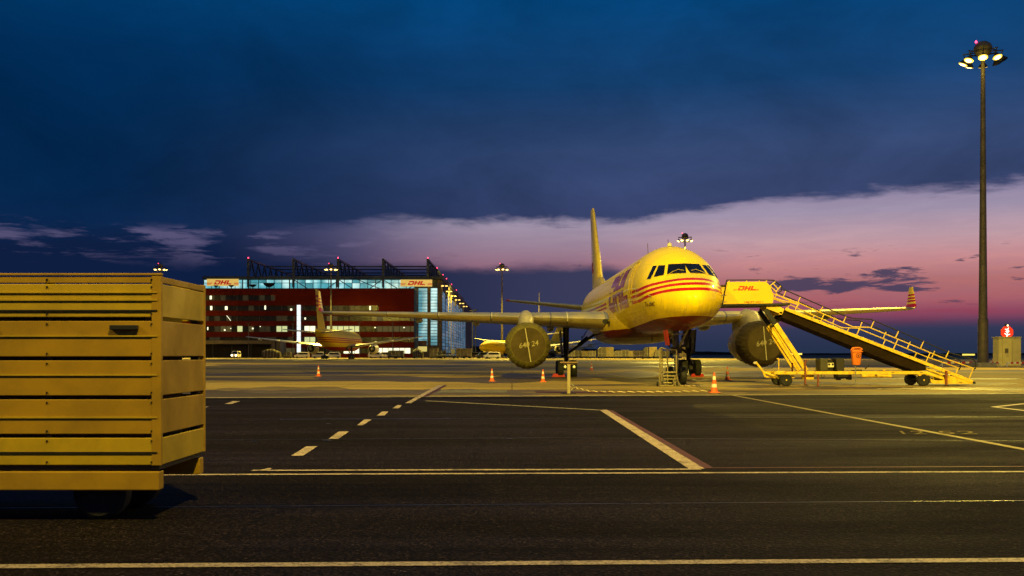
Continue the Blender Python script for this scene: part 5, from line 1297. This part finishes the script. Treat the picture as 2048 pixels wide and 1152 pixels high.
# ------------------------------------------------------------------ other airliners
def airliner(label, loc, rz, L=52., dia=5.6, span=45., finh=16.5, mat_body=None, mat_fin=None, engines=True, det=False, mat_wing=None, belly=None):
    r = thing('parked_airliner', label, 'airplane', loc, 'parked airliners in the background', rz)
    mb_ = mat_body or M_yel; R0 = dia / 2; zc = R0 + dia * .38
    prof = [(0, .05, -.1), (.01, .35, -.08), (.03, .6, -.05), (.07, .87, 0), (.12, 1, 0), (.62, 1, 0), (.75, .86, .12), (.88, .5, .42), (.97, .2, .7), (1, .08, .78)]
    rings = [[Vector((R0 * k * math.cos(q), L * u, zc + R0 * o_ + R0 * k * math.sin(q))) for q in [2 * math.pi * i / 24 for i in range(24)]] for u, k, o_ in prof]
    part('fuselage', MB().loft(rings), mb_, r, smooth=True, local=True, angle=60)
    mw = mat_wing or M_wing
    for sg in (-1, 1):
        hs = span / 2
        part('wing', wing_mesh([(sg * R0 * .6, L * .33, zc - R0 * .55, L * .17, .13), (sg * hs * .36, L * .41, zc - R0 * .3, L * .105, .12), (sg * hs, L * .57, zc + R0 * .35, L * .035, .1)]), mw, r, smooth=True, local=True)
        part('tailplane', wing_mesh([(sg * R0 * .2, L * .87, zc + R0 * .6, L * .1, .1), (sg * span * .18, L * .95, zc + R0 * .85, L * .035, .09)]), mw, r, smooth=True, local=True)
        for k_ in (.45, .65, .85):
            part('flap_track_fairing', MB().lathe([(0, .02), (.8, .28), (2.5, .22), (3.6, .03)], c=(sg * hs * k_, L * (.45 + .12 * k_), zc - R0 * .42 + R0 * .6 * k_), axis='Y', n=8), mw, r, smooth=True, local=True)
        ex = sg * hs * .36; es_ = L * .33
        nc_ = part('engine_nacelle', MB().lathe([(0, 1.15), (.3, 1.32), (1.6, 1.4), (3.4, 1.2), (4.2, .95)], c=(ex, es_, zc - R0 * .78), axis='Y', n=24), M_white2, r, smooth=True, local=True)
        part('intake', MB().lathe([(-.03, .05), (-.03, 1.02)], c=(ex, es_, zc - R0 * .78), axis='Y', n=20), M_black, nc_, local=True)
        part('exhaust', MB().lathe([(4.22, .9), (4.25, .7), (4.3, .05)], c=(ex, es_, zc - R0 * .78), axis='Y', n=20), M_black, nc_, local=True)
        part('exhaust_cone', MB().lathe([(4.31, .45), (5.2, .12)], c=(ex, es_, zc - R0 * .78), axis='Y', n=14), M_steel, nc_, local=True, smooth=True)
        part('engine_pylon', MB().box((ex, es_ + 3.2, zc - R0 * .42), (.35, 4.5, R0 * .4)), M_white2, r, local=True)
        gx = sg * 3.6
        part('main_gear', MB().tube((gx, L * .5, .6), (gx, L * .5, zc - R0 * .5), .22, n=8).beam((gx, L * .5, 1.2), (gx - sg * 1.6, L * .5, zc - R0 * .6), .2, .2), M_dark, r, local=True)
        for a in (-.75, .75):
            for b in (-.45, .45): part('wheel', MB().lathe([(-.2, .3), (-.2, .5), (.2, .5), (.2, .3)], c=(gx + b, L * .5 + a, .56), axis='X', n=14), M_black, r, local=True)
    part('nose_gear', MB().tube((0, L * .11, .5), (0, L * .11, zc - R0 * .8), .14, n=8), M_dark, r, local=True)
    for b in (-.35, .35): part('wheel', MB().lathe([(-.15, .2), (-.15, .45), (.15, .45), (.15, .2)], c=(b, L * .11, .45), axis='X', n=14), M_black, r, local=True)
    zf = zc + R0 * .8
    part('tail_fin', MB().loft([[Vector((ch * th * b, s + ch * a, z)) for a, b in AF] for z, s, ch, th in ((zf, L * .8, L * .155, .1), (finh, L * .955, L * .06, .09))]), mat_fin or mb_, r, smooth=True, local=True)
    for sg in (-1, 1):
        part('cockpit_window', MB().lathe([(0, .05), (.02, 1)], c=(0, 0, 0), n=3) if False else MB().add([(sg * R0 * x, L * y, zc + R0 * z) for x, y, z in ((.06, .036, .47), (.42, .045, .45), (.46, .058, .66), (.06, .05, .68))], [(0, 1, 2, 3)]), M_glass, r, local=True)
    return r
def stripe_mat(name, axis_z, width, body=(.8, .56, .03), red_below=None, rows=3, gap=2, between=None):
    m = bpy.data.materials.new(name); m.use_nodes = True; t = NT(m.node_tree); b = t.n['Principled BSDF']
    x, y, z = t.sep(t.n.new('ShaderNodeTexCoord').outputs['Object']); f = None
    for k in range(rows):
        s = t.m('LESS_THAN', t.m('ABSOLUTE', t.m('SUBTRACT', z, axis_z + k * gap)), width); f = s if f is None else t.m('MAXIMUM', f, s)
    if red_below: f = t.m('MAXIMUM', f, t.m('LESS_THAN', z, red_below))
    t.l.new(t.mix(f, tuple(body) + (1,), (.45, .02, .02, 1)), b.inputs['Base Color']); b.inputs['Specular IOR Level'].default_value = .15; b.inputs['Roughness'].default_value = .5; return m
M_b2 = stripe_mat('second_jet_livery', 4.4, .13, (.8, .54, .02), red_below=3.2, gap=.5)
M_f2 = stripe_mat('second_fin_livery', 13.0, .25, (.84, .58, .02), gap=1.1)
# tail-on jet before the office: nose points away, so its station axis runs towards the viewer
a2 = airliner('yellow jet seen tail-on, parked before the red office', (P(712, HZ, 292).x, 292, 0), R(180) + R(-1.2), L=54, dia=5.6, span=46, finh=16.8, mat_body=M_b2, mat_fin=M_f2)
airliner('jet mostly hidden by the yellow trailer, only its wing tip showing', (P(238, HZ, 310).x, 310, 0), R(180), L=54, span=46, mat_body=M_b2, mat_fin=M_f2)
# nose-left jet behind the left engine cover
M_b4 = stripe_mat('third_jet_livery', 20, .1, (.8, .56, .03))
a4 = airliner('yellow jet pointing left behind the covered engine, red letter on its nose', (P(960, HZ, 318).x, 318, 0), R(-38), L=47, dia=4.2, span=40, finh=13.6, mat_body=M_b4)
mb = MB()
for p in LOGO[:3]:
    pass
zc4 = 2.1 + 4.2 * .38
def l4(x, y): 
    s = 5.2 + x * 2.0; z = zc4 + .0 + y * 1.5; dz = (z - zc4) / 2.11; return Vector((-2.11 * math.sqrt(max(.02, 1 - dz * dz)) - .03, s, z))
part('logo_letter', grid_on_skin(LOGO[:6], l4, 2, 4), M_redlogo, a4, local=True)
# tail-on jet seen just right of the engine cover, its fin edge-on
airliner('white jet seen tail-on, thin fin rising behind the wing', (P(1071, HZ, 345).x, 345, 0), R(180), L=50, dia=6.0, span=40, finh=19.5, mat_body=M_yel, mat_fin=M_white2, mat_wing=M_white2)
# white jet pointing left with lettering on its fin
a5 = airliner('white jet pointing left with dark lettering on its tail fin', (P(1040, HZ, 385).x, 385, 0), R(-50), L=40, dia=4.4, span=36, finh=13, mat_body=M_white2, mat_fin=mat('pale_lilac_fin', (.5, .5, .6), .4, var=.1), mat_wing=M_white2)
def l5(u, v): return Vector((-.4, 33.4 + 4.0 * u - v * .9, 6.6 + u * 4.2 + v * 1.3))
part('fin_lettering', text_on(MB(), 'Aero', l5, off=.03), mat('navy_print', (.02, .02, .05), .5, var=0), a5, local=True)

# ------------------------------------------------------------------ ramp vehicles and freight
vr = random.Random(5)
def gx(px, d): return Vector(((px - 1024) * d / F, d, 0))
BOXM = [mat('alloy_container_a', (.10, .09, .075), .45, .4, var=.35, vscale=1), mat('alloy_container_b', (.06, .052, .04), .45, .3, var=.35, vscale=1), mat('alloy_container_c', (.16, .12, .05), .5, .2, var=.35, vscale=1)]
def dolly_parts(r, w, l):
    part('dolly_deck', MB().bb(-w / 2, w / 2, -l / 2, l / 2, .42, .55), M_dark, r, local=True)
    for x in (-w * .36, w * .36):
        for y in (-l * .34, l * .34): part('wheel', MB().lathe([(-.1, .08), (-.1, .22), (.1, .22), (.1, .08)], c=(x, y, .22), axis='Y', n=12), M_black, r, local=True)
def container(w=3.1, l=2.3, h=2.4, m=BOXM[0], cut=True, label='', loc=(0, 0, 0), group='freight containers on dollies'):
    r = thing('freight_container', label, 'container', loc, group)
    dolly_parts(r, w, l)
    c = .5 if cut else 0
    pts = [(-w / 2, -l / 2, .56), (w / 2, -l / 2, .56), (w / 2, -l / 2, .56 + h), (-w / 2 + c * 1.2, -l / 2, .56 + h), (-w / 2, -l / 2, .56 + h - c * 1.4)] if cut else [(-w / 2, -l / 2, .56), (w / 2, -l / 2, .56), (w / 2, -l / 2, .56 + h), (-w / 2, -l / 2, .56 + h)]
    part('container_body', MB().slab(pts, l), m, r, local=True, bevel=.04)
    part('door_frame', MB().bb(-w / 2 + .1, -w / 2 + .2, -l / 2 - .05, -l / 2 - .003, .7, h * .75).bb(w / 2 - .2, w / 2 - .1, -l / 2 - .05, -l / 2 - .003, .7, h + .4).bb(-.05, .05, -l / 2 - .05, -l / 2 - .003, .7, h + .4).bb(-w / 2 + .2, w / 2 - .2, -l / 2 - .04, -l / 2 - .002, h * .5, h * .5 + .08), M_grey, r, local=True)
    return r
def igloo(label, loc, w=5.5, h=2.9, m=None):
    r = thing('covered_pallet', label, 'freight pallet', loc, 'freight pallets under covers')
    dolly_parts(r, w, 2.6)
    rings = []
    for i in range(9):
        u = i / 8; k = math.sin(min(1, .25 + u * 1.0) * math.pi / 2) if u < .8 else 1
        x = -w / 2 + w * u
        rings.append([Vector((x, 1.3 * math.cos(q) * (.7 + .3 * k), .56 + max(0, h * (.45 + .55 * math.sin(math.pi * min(.98, max(.02, u * .8 + .15)))) * math.sin(q) * 1.0))) for q in [math.pi * j / 10 for j in range(11)]])
    part('cover', MB().loft(rings), m or M_coverd, r, smooth=True, local=True)
    for k in range(5): 
        x = -w * .35 + w * .17 * k; part('net_strap', MB().path([(x, 1.32 * math.cos(q), .56 + h * .99 * (.45 + .55 * math.sin(math.pi * ((x / w + .5) * .8 + .15))) * math.sin(q)) for q in [math.pi * j / 8 for j in range(9)]], .05, 4), M_grey, r, local=True)
    return r
def van(label, loc, rz=0, m=None, lit=False, w=1.9, l=4.9, h=2.0):
    r = thing('service_van', label, 'van', loc, 'vans and trucks on the ramp', rz)
    mm = m or M_white2; hw = w / 2
    side_ = [(-l / 2, .35), (l / 2, .35), (l / 2, h * .55), (l / 2 - .15, h * .9), (l / 2 - .4, h), (-l / 2 + 1.35, h), (-l / 2 + .75, h * .58), (-l / 2 + .05, h * .5)]
    vs = [(x, -hw, z) for x, z in side_] + [(x, hw, z) for x, z in side_]; n = len(side_)
    part('body', MB().add(vs, [tuple(range(n)), tuple(range(n, 2 * n))[::-1]] + [(i, (i + 1) % n, n + (i + 1) % n, n + i) for i in range(n)]), mm, r, local=True, bevel=.06, smooth=True)
    for sy in (-1, 1):
        part('side_window', MB().bb(-l / 2 + 1.3, l / 2 - .6, sy * hw - .01, sy * hw + .012 * sy, h * .6, h * .86), M_glass, r, local=True)
        for x in (-l / 2 + .85, l / 2 - .9): part('wheel', MB().lathe([(-.1, .12), (-.1, .32), (.1, .32), (.1, .12)], c=(x, sy * (hw - .08), .32), axis='Y', n=16), M_black, r, local=True)
    part('windscreen', MB().add([(-l / 2 + .76, -hw + .12, h * .6), (-l / 2 + .76, hw - .12, h * .6), (-l / 2 + 1.28, hw - .18, h * .94), (-l / 2 + 1.28, -hw + .18, h * .94)], [(0, 1, 2, 3)]) if False else MB().add([(-l / 2 + .72, -hw + .12, h * .6), (-l / 2 + .72, hw - .12, h * .6), (-l / 2 + 1.24, hw - .18, h * .95), (-l / 2 + 1.24, -hw + .18, h * .95)], [(0, 1, 2, 3)]), M_glass, r, local=True)
    for sy in (-1, 1):
        part('headlight', MB().tube((-l / 2 + .06, sy * hw * .68, h * .42), (-l / 2 - .06, sy * hw * .68, h * .42), .16 if not lit else .24, n=10), mat('headlight_on', (1, 1, .9), .4, var=0, emit=(1, .9, .6), es=9) if lit else mat('headlight_off', (.6, .6, .55), .2, var=0), r, local=True)
    return r
LB = [
 ('c', 400, 330, 'dim freight container under the canopy at the far left', 0), ('v', 472, 320, 'truck with both headlights on, coming from the loading bay', 1),
 ('i', 543, 325, 'rounded covered pallet load just right of the canopy', 0), ('c', 575, 325, 'low freight container beside the office entrance', 1),
 ('v', 604, 330, 'pale van at the foot of the lit stairwell', 0), ('v', 640, 318, 'pale van behind the left engine of the tail-on jet', 0),
 ('v', 666, 322, 'white truck under the fuselage of the tail-on jet', 0), ('v', 752, 325, 'pale van just right of the tail-on jet', 0), ('v', 770, 330, 'farther pale van below the lit ground-floor windows', 0),
 ('c', 784, 305, 'dark freight container left of the office corner', 1), ('c', 799, 305, 'dark freight container at the office corner, on the right of a pair', 1),
 ('i', 836, 312, 'round dark covered pallet before the hangar corner', 2), ('c', 868, 312, 'tall ribbed container by the hangar corner', 2), ('c', 884, 312, 'dark container just right of the ribbed one', 1),
 ('c', 921, 318, 'yellowish box container at the end of the hangar wall', 2), ('c', 935, 318, 'second yellowish box container, next to the jet nose', 2),
 ('v', 968, 300, 'small dark car under the nose of the left-pointing jet', 2), ('v', 984, 290, 'pale tug under the forward belly of the left-pointing jet', 0), ('v', 948, 330, 'small grey van right of the yellowish boxes', 2)]
for kind, px, d, lb, q in LB:
    if kind == 'c': container(w=2.6, h=1.9 + (.7 if q == 2 else 0) - (.4 if px in (575,) else 0), m=BOXM[q % 3], cut=(q == 1), label=lb, loc=gx(px, d))
    elif kind == 'i': igloo(lb, gx(px, d), w=6.0 if px == 543 else 3.2, h=2.5)
    else: van(lb, gx(px, d), R(90) if q == 1 else R(vr.choice([0, 180, 10])), m={0: M_white2, 1: M_white2, 2: M_dark}[q], lit=(q == 1), h=2.3 if q == 1 else 2.0)
row = [(1142, 'dull container just right of the main landing gear'), (1156, 'low dark container in the freight row, second from the landing gear'), (1170, 'container in the freight row with a pale end'), (1184, 'pale-ended container left of the tall pair'),
       (1203, 'tall container, left of a tall pair in the freight row'), (1219, 'tall container with rounded corner, right of the tall pair'), (1236, 'small lit dolly load after the tall pair'), (1250, 'low container right of the gap in the freight row'),
       (1263, 'container with sloping side left of the brown crate'), (1278, 'brown crate on a dolly, nearest in the freight row'), (1294, 'container behind the brown crate, to its right'), (1305, 'tall container near the nose gear'), (1316, 'container just left of the service steps'), (1330, 'container half hidden by the service steps'), (1360, 'container behind the nose gear leg')]
for k, (px, lb) in enumerate(row):
    tall = px in (1203, 1219, 1305, 1294, 1360)
    d = 300 - (30 if px == 1278 else 0) + vr.random() * 12
    container(w=(2.35 if px != 1278 else 3.2), h=(2.9 if tall else 1.7 + .4 * vr.random()), m=BOXM[k % 3], cut=(k % 2 == 0), label=lb, loc=gx(px, d), group='freight containers in a row beyond the apron')
# forklift-like high loader by the hangar corner
hl = thing('cargo_loader', 'dark scissor cargo loader with tall posts near the hangar corner', 'cargo loader', gx(895, 308))
part('deck', MB().bb(-2.6, 2.6, -1.5, 1.5, 1.3, 1.6), M_dark, hl, local=True); part('chassis', MB().bb(-2.8, 2.8, -1.5, 1.5, .4, .9), M_dark, hl, local=True)
part('scissor', MB().beam((-2.3, -1.4, .9), (2.3, -1.4, 1.3), .15, .15).beam((2.3, -1.4, .9), (-2.3, -1.4, 1.3), .15, .15), M_grey, hl, local=True)
for x in (-2.5, -.6, .9, 2.4): part('guide_post', MB().bb(x - .1, x + .1, -1.4, -1.2, 1.6, 3.2 + .5 * vr.random()), M_dark, hl, local=True)
part('cab', MB().bb(1.2, 2.4, -2.2, -1.52, 1.2, 2.9), M_grey, hl, local=True, bevel=.05)
for x in (-2, 2):
    for y in (-1.2, 1.2): part('wheel', MB().lathe([(-.15, .1), (-.15, .4), (.15, .4), (.15, .1)], c=(x, y, .4), axis='Y', n=14), M_black, hl, local=True)
